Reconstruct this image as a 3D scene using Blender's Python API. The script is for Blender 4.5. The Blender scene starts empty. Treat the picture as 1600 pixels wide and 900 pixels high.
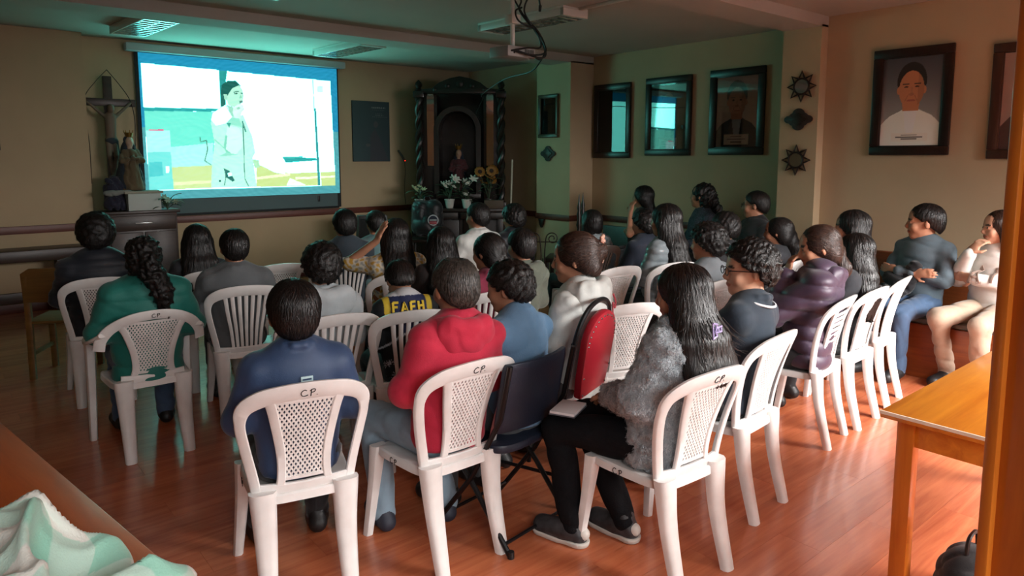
import bpy, bmesh, math, random
import numpy as np
from mathutils import Vector, Matrix

# ------------------------------------------------------------------ camera, world, light
random.seed(7)
RNG = np.random.RandomState(11)
SC = bpy.context.scene
COL = SC.collection
SC.view_settings.view_transform = 'Standard'
SC.view_settings.look = 'None'
SC.view_settings.gamma = 1.0
SC.view_settings.use_curve_mapping = False
SC.view_settings.exposure = 0.0

cam_data = bpy.data.cameras.new('camera')
cam_data.sensor_width = 36.0
cam_data.lens = 1100.0 / 1600.0 * 36.0
cam_data.shift_y = -79.0 / 1600.0
cam_data.clip_start = 0.05
cam = bpy.data.objects.new('camera', cam_data)
COL.objects.link(cam)
_p = math.atan2(127.0, 1100.0)
_yaw = math.radians(40.0)
_f0 = Vector((math.sin(_yaw), math.cos(_yaw), 0))
_r = Vector((math.cos(_yaw), -math.sin(_yaw), 0))
_f = _f0 * math.cos(_p) - Vector((0, 0, 1)) * math.sin(_p)
_u = _r.cross(_f)
cam.matrix_world = Matrix(((_r.x, _u.x, -_f.x, 0), (_r.y, _u.y, -_f.y, 0), (_r.z, _u.z, -_f.z, 1.70), (0, 0, 0, 1)))
SC.camera = cam

world = bpy.data.worlds.new('world')
SC.world = world
world.use_nodes = True
world.node_tree.nodes['Background'].inputs[0].default_value = (0.80, 0.86, 1.0, 1)
world.node_tree.nodes['Background'].inputs[1].default_value = 1.2

def area(name, loc, target, sx, sy, power, color):
    d = bpy.data.lights.new(name, 'AREA')
    d.shape = 'RECTANGLE'; d.size = sx; d.size_y = sy
    d.energy = power; d.color = color; d.spread = math.radians(98)
    o = bpy.data.objects.new(name, d)
    COL.objects.link(o)
    o.location = loc
    o.rotation_euler = (Vector(target) - Vector(loc)).to_track_quat('-Z', 'Y').to_euler()
    return o
# daylight entering through the two windows of the back wall, behind the photographer
area('window_daylight', (4.7, -1.42, 1.85), (4.4, 0.7, 0.0), 3.0, 1.5, 300.0, (1.0, 0.97, 0.94))
area('window_daylight', (0.4, -1.42, 1.85), (0.9, 0.6, 0.0), 2.2, 1.5, 42.0, (1.0, 0.97, 0.94))

# ------------------------------------------------------------------ small helpers
def lin(c):
    if isinstance(c, str):
        c = tuple(int(c[i:i + 2], 16) / 255 for i in (0, 2, 4))
    return tuple((x / 12.92 if x <= 0.04045 else ((x + 0.055) / 1.055) ** 2.4) for x in c)

def link(o, parent=None):
    COL.objects.link(o)
    if parent is not None:
        o.parent = parent
    return o

def tag(o, label=None, cat=None, group=None, kind=None):
    if label: o['label'] = label
    if cat: o['category'] = cat
    if group: o['group'] = group
    if kind: o['kind'] = kind
    return o

def thing(name, label, cat, loc=(0, 0, 0), rz=0.0, group=None):
    o = bpy.data.objects.new(name, None)
    o.empty_display_size = 0.1
    COL.objects.link(o)
    o.location = loc
    o.rotation_euler = (0, 0, rz)
    return tag(o, label, cat, group)

def raw_mesh(name, V, Fq, smooth=True):
    """mesh from an (n,3) array and a list / array of faces"""
    me = bpy.data.meshes.new(name)
    if isinstance(Fq, np.ndarray):
        n, m = Fq.shape
        me.vertices.add(len(V)); me.vertices.foreach_set('co', np.asarray(V, np.float32).ravel())
        me.loops.add(n * m); me.loops.foreach_set('vertex_index', Fq.astype(np.int32).ravel())
        me.polygons.add(n)
        me.polygons.foreach_set('loop_start', np.arange(0, n * m, m, dtype=np.int32))
        me.update(calc_edges=True)
    else:
        me.from_pydata([tuple(v) for v in V], [], [tuple(f) for f in Fq])
        me.update()
    if smooth:
        me.polygons.foreach_set('use_smooth', np.ones(len(me.polygons), bool))
    return me

def obj(name, me, mat, parent=None, loc=None, rot=None):
    o = bpy.data.objects.new(name, me)
    if len(me.materials) == 0:
        me.materials.append(None)
    link(o, parent)
    if mat is not None:
        o.material_slots[0].link = 'OBJECT'
        o.material_slots[0].material = mat
    if loc is not None: o.location = loc
    if rot is not None: o.rotation_euler = rot
    return o

def copy_tree(o, parent=None):
    c = o.copy()
    COL.objects.link(c)
    c.parent = parent
    for ch in list(o.children):
        copy_tree(ch, c)
    return c

def auto_smooth(me, ang=35):
    me.polygons.foreach_set('use_smooth', np.ones(len(me.polygons), bool))
    bm = bmesh.new(); bm.from_mesh(me)
    a = math.radians(ang)
    for e in bm.edges:
        if len(e.link_faces) != 2 or e.calc_face_angle(0) > a:
            e.smooth = False
    bm.to_mesh(me); bm.free()
    return me

class MB:
    """collects vertices and faces"""
    def __init__(s): s.V = []; s.F = []
    def add(s, V, F):
        n = len(s.V); s.V += [tuple(v) for v in V]; s.F += [tuple(i + n for i in f) for f in F]; return s
    def box(s, x0, x1, y0, y1, z0, z1, M=None):
        V = [(x, y, z) for x in (x0, x1) for y in (y0, y1) for z in (z0, z1)]
        if M is not None: V = [tuple(M @ Vector(v)) for v in V]
        return s.add(V, [(0, 1, 3, 2), (4, 6, 7, 5), (0, 4, 5, 1), (2, 3, 7, 6), (0, 2, 6, 4), (1, 5, 7, 3)])
    def prism(s, poly, a0, a1, axis='z'):
        n = len(poly)
        def p(q, a):
            return (q[0], q[1], a) if axis == 'z' else ((q[0], a, q[1]) if axis == 'y' else (a, q[0], q[1]))
        V = [p(q, a0) for q in poly] + [p(q, a1) for q in poly]
        F = [tuple(range(n - 1, -1, -1)), tuple(range(n, 2 * n))]
        F += [(i, (i + 1) % n, n + (i + 1) % n, n + i) for i in range(n)]
        return s.add(V, F)
    def sweep(s, pts, radii, sides=8, caps=True, sec=None, up=(0, 0, 1)):
        """tube along pts; radii a number / list; sec = list of (a,b) unit section points scaled by radii (pairs allowed)"""
        pts = [Vector(p) for p in pts]; n = len(pts)
        if not isinstance(radii, (list, tuple)): radii = [radii] * n
        if sec is None: sec = [(math.cos(2 * math.pi * k / sides), math.sin(2 * math.pi * k / sides)) for k in range(sides)]
        m = len(sec); base = len(s.V); up = Vector(up); prev = None
        for i, p in enumerate(pts):
            t = (pts[min(i + 1, n - 1)] - pts[max(i - 1, 0)]).normalized()
            if prev is None:
                u = up if abs(t.dot(up)) < 0.95 else Vector((1, 0, 0))
                a = t.cross(u).normalized()
            else:
                a = (prev - t * prev.dot(t)).normalized()
            prev = a; b = a.cross(t)
            r = radii[i]; ra, rb = (r if isinstance(r, (tuple, list)) else (r, r))
            for c, d in sec: s.V.append(tuple(p + a * c * ra + b * d * rb))
        for i in range(n - 1):
            for k in range(m):
                k2 = (k + 1) % m
                s.F.append((base + i * m + k, base + i * m + k2, base + (i + 1) * m + k2, base + (i + 1) * m + k))
        if caps:
            s.F.append(tuple(base + k for k in range(m - 1, -1, -1)))
            s.F.append(tuple(base + (n - 1) * m + k for k in range(m)))
        return s
    def lathe(s, prof, c=(0, 0, 0), sides=20):
        base = len(s.V); n = len(prof)
        for r, z in prof:
            for k in range(sides):
                a = 2 * math.pi * k / sides
                s.V.append((c[0] + r * math.cos(a), c[1] + r * math.sin(a), c[2] + z))
        for i in range(n - 1):
            for k in range(sides):
                k2 = (k + 1) % sides
                s.F.append((base + i * sides + k, base + i * sides + k2, base + (i + 1) * sides + k2, base + (i + 1) * sides + k))
        s.F.append(tuple(base + k for k in range(sides - 1, -1, -1)))
        s.F.append(tuple(base + (n - 1) * sides + k for k in range(sides)))
        return s
    def mesh(s, name='mesh', smooth=35, bevel=0.0, seg=2):
        me = bpy.data.meshes.new(name); me.from_pydata(s.V, [], s.F); me.update()
        if bevel > 0:
            bm = bmesh.new(); bm.from_mesh(me)
            bmesh.ops.recalc_face_normals(bm, faces=bm.faces)
            ed = [e for e in bm.edges if len(e.link_faces) == 2 and e.calc_face_angle(0) > 0.5]
            bmesh.ops.bevel(bm, geom=ed, offset=bevel, segments=seg, profile=0.5, affect='EDGES', clamp_overlap=True)
            bm.to_mesh(me); bm.free()
        else:
            bm = bmesh.new(); bm.from_mesh(me); bmesh.ops.recalc_face_normals(bm, faces=bm.faces); bm.to_mesh(me); bm.free()
        if smooth: auto_smooth(me, smooth)
        return me
    def build(s, name, mat, parent=None, smooth=35, bevel=0.0, loc=None, rot=None, seg=2):
        return obj(name, s.mesh(name, smooth, bevel, seg), mat, parent, loc, rot)

def boxo(name, mat, parent, x0, x1, y0, y1, z0, z1, bevel=0.004):
    return MB().box(x0, x1, y0, y1, z0, z1).build(name, mat, parent, bevel=bevel)

def spline(pts, n=8):
    """Catmull-Rom through pts (any dimension)"""
    P = [np.array(p, float) for p in pts]; P = [2 * P[0] - P[1]] + P + [2 * P[-1] - P[-2]]; out = []
    for i in range(1, len(P) - 2):
        for k in range(n):
            t = k / n
            out.append(0.5 * ((2 * P[i]) + (-P[i - 1] + P[i + 1]) * t + (2 * P[i - 1] - 5 * P[i] + 4 * P[i + 1] - P[i + 2]) * t * t + (-P[i - 1] + 3 * P[i] - 3 * P[i + 1] + P[i + 2]) * t ** 3))
    out.append(P[-2])
    return out

RSEC = [(1, .55), (.75, 1), (-.75, 1), (-1, .55), (-1, -.55), (-.75, -1), (.75, -1), (1, -.55)]

# ------------------------------------------------------------------ materials
MATS = {}
def mat(name, color=(0.5, 0.5, 0.5), rough=0.6, metal=0.0, spec=0.5, noise=0.0, nscale=6.0, bump=0.0, bscale=80.0, stretch=(1, 1, 1), bdist=0.01, attr=None, coat=0.0, sheen=0.0, color2=None, emit=None, trans=0.0, attr_mul=False):
    if name in MATS: return MATS[name]
    m = bpy.data.materials.new(name); MATS[name] = m; m.use_nodes = True
    nt = m.node_tree; N = nt.nodes; L = nt.links
    b = N['Principled BSDF']
    c = lin(color) if not (isinstance(color, tuple) and len(color) == 4) else color[:3]
    b.inputs['Base Color'].default_value = (*c, 1)
    b.inputs['Roughness'].default_value = rough
    b.inputs['Metallic'].default_value = metal
    b.inputs['Specular IOR Level'].default_value = spec
    b.inputs['Coat Weight'].default_value = coat
    b.inputs['Coat Roughness'].default_value = 0.15
    b.inputs['Sheen Weight'].default_value = sheen
    b.inputs['Transmission Weight'].default_value = trans
    tc = None
    def coords(st):
        nonlocal tc
        if tc is None: tc = N.new('ShaderNodeTexCoord')
        mp = N.new('ShaderNodeMapping'); mp.inputs['Scale'].default_value = st
        L.new(tc.outputs['Object'], mp.inputs['Vector']); return mp.outputs['Vector']
    src = None
    if attr:
        a = N.new('ShaderNodeAttribute'); a.attribute_name = attr; src = a.outputs['Color']
        if attr_mul:
            mx = N.new('ShaderNodeMix'); mx.data_type = 'RGBA'; mx.blend_type = 'MULTIPLY'; mx.inputs[0].default_value = 1
            L.new(src, mx.inputs[6]); mx.inputs[7].default_value = (*c, 1); src = mx.outputs[2]
    if noise > 0:
        nz = N.new('ShaderNodeTexNoise'); nz.inputs['Scale'].default_value = nscale; nz.inputs['Detail'].default_value = 4
        L.new(coords(stretch), nz.inputs['Vector'])
        rp = N.new('ShaderNodeMapRange'); rp.inputs[1].default_value = 0.3; rp.inputs[2].default_value = 0.7
        L.new(nz.outputs['Fac'], rp.inputs[0])
        mx = N.new('ShaderNodeMix'); mx.data_type = 'RGBA'
        L.new(rp.outputs[0], mx.inputs[0])
        if src is None:
            c2 = lin(color2) if color2 else tuple(x * (1 - noise) for x in c)
            mx.inputs[6].default_value = (*c, 1); mx.inputs[7].default_value = (*c2, 1)
        else:
            mx.blend_type = 'MULTIPLY'
            L.new(src, mx.inputs[6]); mx.inputs[7].default_value = (1 - noise, 1 - noise, 1 - noise, 1)
        src = mx.outputs[2]
    if src is not None: L.new(src, b.inputs['Base Color'])
    if bump > 0:
        nz = N.new('ShaderNodeTexNoise'); nz.inputs['Scale'].default_value = bscale; nz.inputs['Detail'].default_value = 3
        L.new(coords(stretch), nz.inputs['Vector'])
        bp = N.new('ShaderNodeBump'); bp.inputs['Strength'].default_value = bump; bp.inputs['Distance'].default_value = bdist
        L.new(nz.outputs['Fac'], bp.inputs['Height']); L.new(bp.outputs['Normal'], b.inputs['Normal'])
    if emit:
        b.inputs['Emission Strength'].default_value = emit
        if src is not None: L.new(src, b.inputs['Emission Color'])
        else: b.inputs['Emission Color'].default_value = (*c, 1)
    return m

def wood(name, c1, c2, rough=0.35, scale=1.0, axis='x', coat=0.0, rnd=0.0):
    """long-grained timber; grain runs along axis of the object"""
    if name in MATS: return MATS[name]
    m = bpy.data.materials.new(name); MATS[name] = m; m.use_nodes = True
    nt = m.node_tree; N = nt.nodes; L = nt.links; b = N['Principled BSDF']
    tc = N.new('ShaderNodeTexCoord'); mp = N.new('ShaderNodeMapping')
    st = {'x': (1.2, 14, 14), 'y': (14, 1.2, 14), 'z': (14, 14, 1.2)}[axis]
    mp.inputs['Scale'].default_value = tuple(s * scale for s in st)
    L.new(tc.outputs['Object'], mp.inputs['Vector'])
    if rnd > 0:
        oi = N.new('ShaderNodeObjectInfo'); cb = N.new('ShaderNodeVectorMath'); cb.operation = 'SCALE'
        cx = N.new('ShaderNodeCombineXYZ')
        for i in range(3): L.new(oi.outputs['Random'], cx.inputs[i])
        L.new(cx.outputs[0], cb.inputs[0]); cb.inputs['Scale'].default_value = 37.0
        L.new(cb.outputs[0], mp.inputs['Location'])
    nz = N.new('ShaderNodeTexNoise'); nz.inputs['Scale'].default_value = 1.6; nz.inputs['Detail'].default_value = 6; nz.inputs['Roughness'].default_value = 0.62; nz.inputs['Distortion'].default_value = 0.6
    L.new(mp.outputs[0], nz.inputs['Vector'])
    rp = N.new('ShaderNodeMapRange'); rp.inputs[1].default_value = 0.3; rp.inputs[2].default_value = 0.72
    L.new(nz.outputs['Fac'], rp.inputs[0])
    mx = N.new('ShaderNodeMix'); mx.data_type = 'RGBA'; L.new(rp.outputs[0], mx.inputs[0])
    mx.inputs[6].default_value = (*lin(c1), 1); mx.inputs[7].default_value = (*lin(c2), 1)
    src = mx.outputs[2]
    if rnd > 0:
        hs = N.new('ShaderNodeHueSaturation'); vr = N.new('ShaderNodeMapRange')
        vr.inputs[3].default_value = 1 - rnd; vr.inputs[4].default_value = 1 + rnd
        L.new(oi.outputs['Random'], vr.inputs[0]); L.new(vr.outputs[0], hs.inputs['Value']); L.new(src, hs.inputs['Color']); src = hs.outputs[0]
    L.new(src, b.inputs['Base Color'])
    b.inputs['Roughness'].default_value = rough; b.inputs['Coat Weight'].default_value = coat; b.inputs['Coat Roughness'].default_value = 0.12
    bp = N.new('ShaderNodeBump'); bp.inputs['Strength'].default_value = 0.06; bp.inputs['Distance'].default_value = 0.004
    L.new(nz.outputs['Fac'], bp.inputs['Height']); L.new(bp.outputs[0], b.inputs['Normal'])
    return m

def paint_mesh(name, w, h, nx, ny, fn):
    """flat printed picture in the XZ plane (faces -Y), colour per vertex from fn(u,v) -> (...,3) sRGB 0..1"""
    u, v = np.meshgrid(np.linspace(0, 1, nx + 1), np.linspace(0, 1, ny + 1))
    c = np.clip(fn(u, v), 0, None)
    V = np.stack([(u - 0.5) * w, np.zeros_like(u), (v - 0.5) * h], -1).reshape(-1, 3)
    i = np.arange(ny)[:, None] * (nx + 1) + np.arange(nx)[None]
    Fq = np.stack([i, i + 1, i + nx + 2, i + nx + 1], -1).reshape(-1, 4)
    me = raw_mesh(name, V, Fq, False)
    set_col(me, c.reshape(-1, 3))
    return me

def set_col(me, c):
    c = np.asarray(c, float)
    c = np.where(c <= 0.04045, c / 12.92, ((c + 0.055) / 1.055) ** 2.4)
    at = me.color_attributes.new('Col', 'FLOAT_COLOR', 'POINT')
    at.data.foreach_set('color', np.concatenate([c, np.ones((len(c), 1))], 1).astype(np.float32).ravel())

def inpoly(u, v, poly):
    r = np.zeros(u.shape, bool); n = len(poly)
    for i in range(n):
        x0, y0 = poly[i]; x1, y1 = poly[(i + 1) % n]
        if y0 == y1: continue
        cnd = ((y0 > v) != (y1 > v)) & (u < (x1 - x0) * (v - y0) / (y1 - y0) + x0)
        r ^= cnd
    return r

def ell(u, v, cx, cy, rx, ry): return ((u - cx) / rx) ** 2 + ((v - cy) / ry) ** 2 < 1
def segm(u, v, x0, y0, x1, y1, w):
    dx, dy = x1 - x0, y1 - y0
    t = np.clip(((u - x0) * dx + (v - y0) * dy) / (dx * dx + dy * dy + 1e-9), 0, 1)
    return (u - x0 - t * dx) ** 2 + (v - y0 - t * dy) ** 2 < w * w

# ------------------------------------------------------------------ signed-distance modelling for bodies, cloth and hair
def _np(a): return np.asarray(a, np.float32)

def cap(a, b, ra, rb=None, k=0.03, S=None, op='u'):
    return dict(t='c', a=_np(a), b=_np(b), ra=ra, rb=ra if rb is None else rb, k=k, S=S, op=op)
def elp(c, r, R=None, k=0.03, op='u'):
    return dict(t='e', c=_np(c), r=_np(r if hasattr(r, '__len__') else (r, r, r)), R=None if R is None else _np(R), k=k, op=op)
def pln(p, n, k=0.0):
    n = _np(n); n = n / np.linalg.norm(n)
    return dict(t='p', p=_np(p), n=n, k=k, op='i')

def pbounds(p):
    if p['t'] == 'c':
        r = max(p['ra'], p['rb'])
        return np.minimum(p['a'], p['b']) - r, np.maximum(p['a'], p['b']) + r
    if p['t'] == 'e':
        r = p['r'] if p['R'] is None else np.full(3, p['r'].max(), np.float32)
        return p['c'] - r, p['c'] + r

def peval(p, X, Y, Z):
    if p['t'] == 'c':
        a, b = p['a'].copy(), p['b'].copy(); sc = 1.0
        if p['S'] is not None:
            S = _np(p['S']); a = a * S; b = b * S; X = X * S[0]; Y = Y * S[1]; Z = Z * S[2]; sc = 1.0 / float(S.max()) ** 0.5
        d = b - a; L2 = float(d @ d) + 1e-9
        px, py, pz = X - a[0], Y - a[1], Z - a[2]
        t = np.clip((px * d[0] + py * d[1] + pz * d[2]) / L2, 0, 1)
        q = np.sqrt((px - t * d[0]) ** 2 + (py - t * d[1]) ** 2 + (pz - t * d[2]) ** 2)
        return (q - (p['ra'] + (p['rb'] - p['ra']) * t)) * sc
    if p['t'] == 'e':
        x, y, z = X - p['c'][0], Y - p['c'][1], Z - p['c'][2]
        if p['R'] is not None:
            R = p['R']
            x, y, z = x * R[0, 0] + y * R[1, 0] + z * R[2, 0], x * R[0, 1] + y * R[1, 1] + z * R[2, 1], x * R[0, 2] + y * R[1, 2] + z * R[2, 2]
        r = p['r']
        k0 = np.sqrt((x / r[0]) ** 2 + (y / r[1]) ** 2 + (z / r[2]) ** 2)
        k1 = np.sqrt((x / r[0] ** 2) ** 2 + (y / r[1] ** 2) ** 2 + (z / r[2] ** 2) ** 2) + 1e-6
        return k0 * (k0 - 1) / k1
    return (X - p['p'][0]) * p['n'][0] + (Y - p['p'][1]) * p['n'][1] + (Z - p['p'][2]) * p['n'][2]

def sdf_net(prims, h, disp=None):
    lo = np.full(3, 9e9); hi = -lo
    for p in prims:
        if p['op'] == 'u':
            b0, b1 = pbounds(p); lo = np.minimum(lo, b0); hi = np.maximum(hi, b1)
    pad = 4 * h + (0.02 if disp is not None else 0)
    lo = (lo - pad).astype(np.float32); hi = hi + pad
    n = np.ceil((hi - lo) / h).astype(int) + 1
    ax = [lo[i] + h * np.arange(n[i], dtype=np.float32) for i in range(3)]
    F = np.full(n, 0.3, np.float32)
    for p in prims:
        if p['t'] == 'p':
            X, Y, Z = ax[0][:, None, None], ax[1][None, :, None], ax[2][None, None, :]
            d = peval(p, X, Y, Z); F = np.maximum(F, d); continue
        b0, b1 = pbounds(p); m = p['k'] + 3 * h + (0.02 if disp is not None else 0)
        sl = []
        for i in range(3):
            i0 = max(0, int((b0[i] - m - lo[i]) / h)); i1 = min(n[i], int((b1[i] + m - lo[i]) / h) + 2)
            sl.append(slice(i0, max(i1, i0)))
        X, Y, Z = ax[0][sl[0]][:, None, None], ax[1][sl[1]][None, :, None], ax[2][sl[2]][None, None, :]
        if X.size == 0 or Y.size == 0 or Z.size == 0: continue
        d = peval(p, X, Y, Z); a = F[tuple(sl)]; k = p['k']
        if p['op'] == 'u':
            hh = np.maximum(k - np.abs(a - d), 0); F[tuple(sl)] = np.minimum(a, d) - hh * hh / (4 * k + 1e-9)
        else:
            d = -d; hh = np.maximum(k - np.abs(a - d), 0); F[tuple(sl)] = np.maximum(a, d) + hh * hh / (4 * k + 1e-9)
    if disp is not None:
        X, Y, Z = ax[0][:, None, None], ax[1][None, :, None], ax[2][None, None, :]
        F = F + disp(X, Y, Z)
    F[0] = F[-1] = 0.3; F[:, 0] = F[:, -1] = 0.3; F[:, :, 0] = F[:, :, -1] = 0.3
    ins = F < 0
    c = [ins[i:n[0] - 1 + i, j:n[1] - 1 + j, k:n[2] - 1 + k] for i in (0, 1) for j in (0, 1) for k in (0, 1)]
    anyc = c[0].copy(); allc = c[0].copy()
    for q in c[1:]: anyc |= q; allc &= q
    act = anyc & ~allc
    I = np.argwhere(act)
    if len(I) == 0: return np.zeros((0, 3)), np.zeros((0, 4), int)
    idx = np.full(act.shape, -1, np.int32); idx[I[:, 0], I[:, 1], I[:, 2]] = np.arange(len(I))
    cor = [(i, j, k) for i in (0, 1) for j in (0, 1) for k in (0, 1)]
    val = np.stack([F[I[:, 0] + o[0], I[:, 1] + o[1], I[:, 2] + o[2]] for o in cor], 1)
    acc = np.zeros((len(I), 3)); cnt = np.zeros(len(I))
    for a in range(8):
        for b in range(a + 1, 8):
            if sum(abs(cor[a][q] - cor[b][q]) for q in range(3)) != 1: continue
            va, vb = val[:, a], val[:, b]; m = (va < 0) != (vb < 0)
            t = np.where(m, va / np.where(m, va - vb, 1), 0)
            P = np.array(cor[a])[None] + t[:, None] * (np.array(cor[b]) - np.array(cor[a]))[None]
            acc += P * m[:, None]; cnt += m
    V = lo[None] + h * (I + acc / cnt[:, None])
    Q = []
    for axis in range(3):
        o1, o2 = [(1, 2), (2, 0), (0, 1)][axis]
        A = ins; s0 = [slice(None)] * 3; s1 = [slice(None)] * 3
        s0[axis] = slice(0, -1); s1[axis] = slice(1, None)
        ch = A[tuple(s0)] != A[tuple(s1)]
        E = np.argwhere(ch)
        E = E[(E[:, o1] > 0) & (E[:, o2] > 0) & (E[:, o1] < n[o1] - 1) & (E[:, o2] < n[o2] - 1)]
        if len(E) == 0: continue
        def at(d1, d2):
            e = E.copy(); e[:, o1] -= d1; e[:, o2] -= d2
            return idx[e[:, 0], e[:, 1], e[:, 2]]
        q = np.stack([at(1, 1), at(0, 1), at(0, 0), at(1, 0)], 1)
        fl = ~A[E[:, 0], E[:, 1], E[:, 2]]
        q[fl] = q[fl][:, ::-1]
        Q.append(q)
    Q = np.concatenate(Q); Q = Q[(Q >= 0).all(1)]
    return V, Q

def sdf_mesh(name, prims, h, disp=None, color=None):
    V, Q = sdf_net(prims, h, disp)
    me = raw_mesh(name, V, Q, True)
    if color is not None and len(V): set_col(me, color(V))
    return me

def waves(seed, amp, wl, dirs=5, st=(1, 1, 1)):
    """smooth wrinkling: a sum of sines with random directions"""
    r = np.random.RandomState(seed); W = []
    for _ in range(dirs):
        d = r.normal(size=3) * np.array(st); d /= np.linalg.norm(d); f = 2 * math.pi / (wl * r.uniform(0.7, 1.4))
        W.append((d * f, r.uniform(0, 6.28)))
    def fn(X, Y, Z):
        s = 0
        for d, ph in W:
            s = s + np.sin(X * np.float32(d[0]) + Y * np.float32(d[1]) + Z * np.float32(d[2]) + np.float32(ph))
        return s * np.float32(amp / dirs ** 0.5)
    return fn
# ------------------------------------------------------------------ the room
YF, XR, XP, ZC, ZB = 9.5, 7.32, 6.87, 3.07, 2.965
XN = 7.0
M_wall = mat('wall_paint', 'bba484', rough=0.85, noise=0.10, nscale=1.5, bump=0.12, bscale=55, bdist=0.004)
M_ceil = mat('ceiling_paint', 'b9b3aa', rough=0.9, noise=0.06, nscale=2.0, bump=0.08, bscale=40, bdist=0.003)
M_floor = wood('floor_laminate', 'cf7a52', 'ab5838', rough=0.27, scale=1.0, axis='x', coat=0.25, rnd=0.10)
M_rail = wood('rail_wood', '6b2f1d', '4a1d12', rough=0.45, axis='x')
M_darkwood = wood('dark_wood', '3b241a', '24140e', rough=0.4, axis='x')
M_orange = wood('orange_varnished_wood', 'd98a2b', 'b8651a', rough=0.28, scale=0.8, axis='x', coat=0.3)
M_orange_z = wood('orange_varnished_wood_upright', 'cf7a28', 'ad5717', rough=0.3, scale=0.8, axis='z', coat=0.3)
M_glass = mat('window_glass', 'ffffff', rough=0.02, trans=1.0)
M_black = mat('black_plastic', '17181a', rough=0.45)
M_white = mat('white_enamel', 'd8d6d0', rough=0.4)
M_metal = mat('brushed_metal', 'b8bab8', rough=0.25, metal=1.0)

def struct(name, mb, m, label=None, bevel=0.0):
    o = mb.build(name, m, bevel=bevel)
    return tag(o, label, None, None, 'structure')

fl = struct('floor', MB().box(-2.5, 7.6, -2.6, 9.6, -0.1, -0.009), mat('floor_screed', '2a120a', rough=0.8), 'reddish brown laminate plank floor')
# laminate planks, long side along X
PL, PW = 1.24, 0.192
pm = MB().box(0, 1, -PW / 2 + 0.0004, PW / 2 - 0.0004, -0.008, 0.0).mesh('plank', smooth=0)
spots = []
row = 0; y = -2.5 + PW / 2
while y < 9.5:
    x = -2.5 - [0.0, 0.41, 0.83][row % 3]
    while x < 7.32:
        a, b = max(x, -2.5), min(x + PL, 7.32)
        if b - a > 0.05: spots.append((a, b - 0.0008, y))
        x += PL
    row += 1; y += PW
def _plank_rank(s):
    cx_, cy_ = (s[0] + s[1]) / 2, s[2]
    fwd = cx_ * 0.643 + cy_ * 0.766; lat = cx_ * 0.766 - cy_ * 0.643
    return (0 if fwd > 1.6 and abs(lat) < fwd * 0.9 else 100) + math.hypot(cx_, cy_)
spots.sort(key=_plank_rank)
for a, b, y in spots[:300]:
    o = obj('plank', pm, M_floor, fl, loc=(a, y, 0)); o.scale = (b - a, 1, 1)
rest = MB()
for a, b, y in spots[300:]:
    rest.box(a, b, y - PW / 2 + 0.0004, y + PW / 2 - 0.0004, -0.008, 0.0)
tag(rest.build('planks', M_floor, fl, smooth=0), kind='stuff')

struct('ceiling', MB().box(-2.5, 7.6, -2.6, 9.6, ZC, ZC + 0.1), M_ceil, 'flat pale painted ceiling')
wf = MB().box(1.5, 7.6, YF, YF + 0.15, -0.1, ZC)
struct('wall_front', wf, M_wall, 'cream front wall behind the screen')
struct('wall_front_projection', MB().box(-2.6, 1.5, YF - 0.25, YF + 0.15, -0.1, ZC), M_wall, 'cream wall section standing proud at the far left')
struct('wall_right', MB().box(XR, XR + 0.15, 3.5, 9.6, -0.1, ZC), M_wall, 'cream right wall with three portraits')
struct('wall_right_near', MB().box(XN, XN + 0.47, -2.6, 3.5, -0.1, ZC), M_wall, 'cream right wall above the wooden bench')
struct('wall_left', MB().box(-2.65, -2.5, -2.6, 9.6, -0.1, ZC), M_wall)
p_near = struct('wall_pilaster_near', MB().box(XP, XR + 0.1, 3.47, 3.87, 0, ZB + 0.02), M_wall, 'cream wall pilaster carrying two star mirrors')
p_far = struct('wall_pilaster_far', MB().box(XP, XR + 0.1, 6.95, 7.63, 0, ZB + 0.02), M_wall, 'cream wall pilaster beside the carved altar cabinet')
struct('wall_right_far', MB().box(7.05, XR + 0.1, 7.63, YF + .1, 0, ZC), M_wall)
struct('trim_1', MB().box(-2.5, XR + .1, 3.47, 3.87, ZB, ZC + .02), M_ceil, 'near ceiling beam')
struct('trim_2', MB().box(-2.5, XR + .1, 6.95, 7.36, ZB, ZC + .02), M_ceil, 'far ceiling beam')
# back wall with two window openings
bw = MB()
for x0, x1, z0, z1 in [(-2.6, -0.7, -0.1, ZC), (1.5, 3.1, -0.1, ZC), (6.1, 7.4, -0.1, ZC), (-0.7, 1.5, -0.1, 0.95), (-0.7, 1.5, 2.55, ZC), (3.1, 6.1, -0.1, 0.95), (3.1, 6.1, 2.55, ZC)]:
    bw.box(x0, x1, -1.65, -1.5, z0, z1)
struct('wall_back', bw, M_wall, 'cream back wall with two wide windows')
for n, (x0, x1) in enumerate([(-0.7, 1.5), (3.1, 6.1)]):
    w = struct('window_%d' % (n + 1), MB().box(x0, x1, -1.62, -1.54, 0.95, 1.0).box(x0, x1, -1.62, -1.54, 2.5, 2.55).box(x0, x0 + 0.05, -1.62, -1.54, 1.0, 2.5).box(x1 - 0.05, x1, -1.62, -1.54, 1.0, 2.5), M_white)
    k = 3 if n else 2
    for i in range(k):
        a = x0 + 0.05 + (x1 - x0 - 0.1) * i / k; b = x0 + 0.05 + (x1 - x0 - 0.1) * (i + 1) / k
        if i: boxo('mullion', M_white, w, a - 0.02, a + 0.02, -1.61, -1.55, 1.0, 2.5)
        boxo('pane', M_glass, w, a + 0.02, b - 0.02, -1.585, -1.579, 1.0, 2.5, bevel=0)
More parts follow.
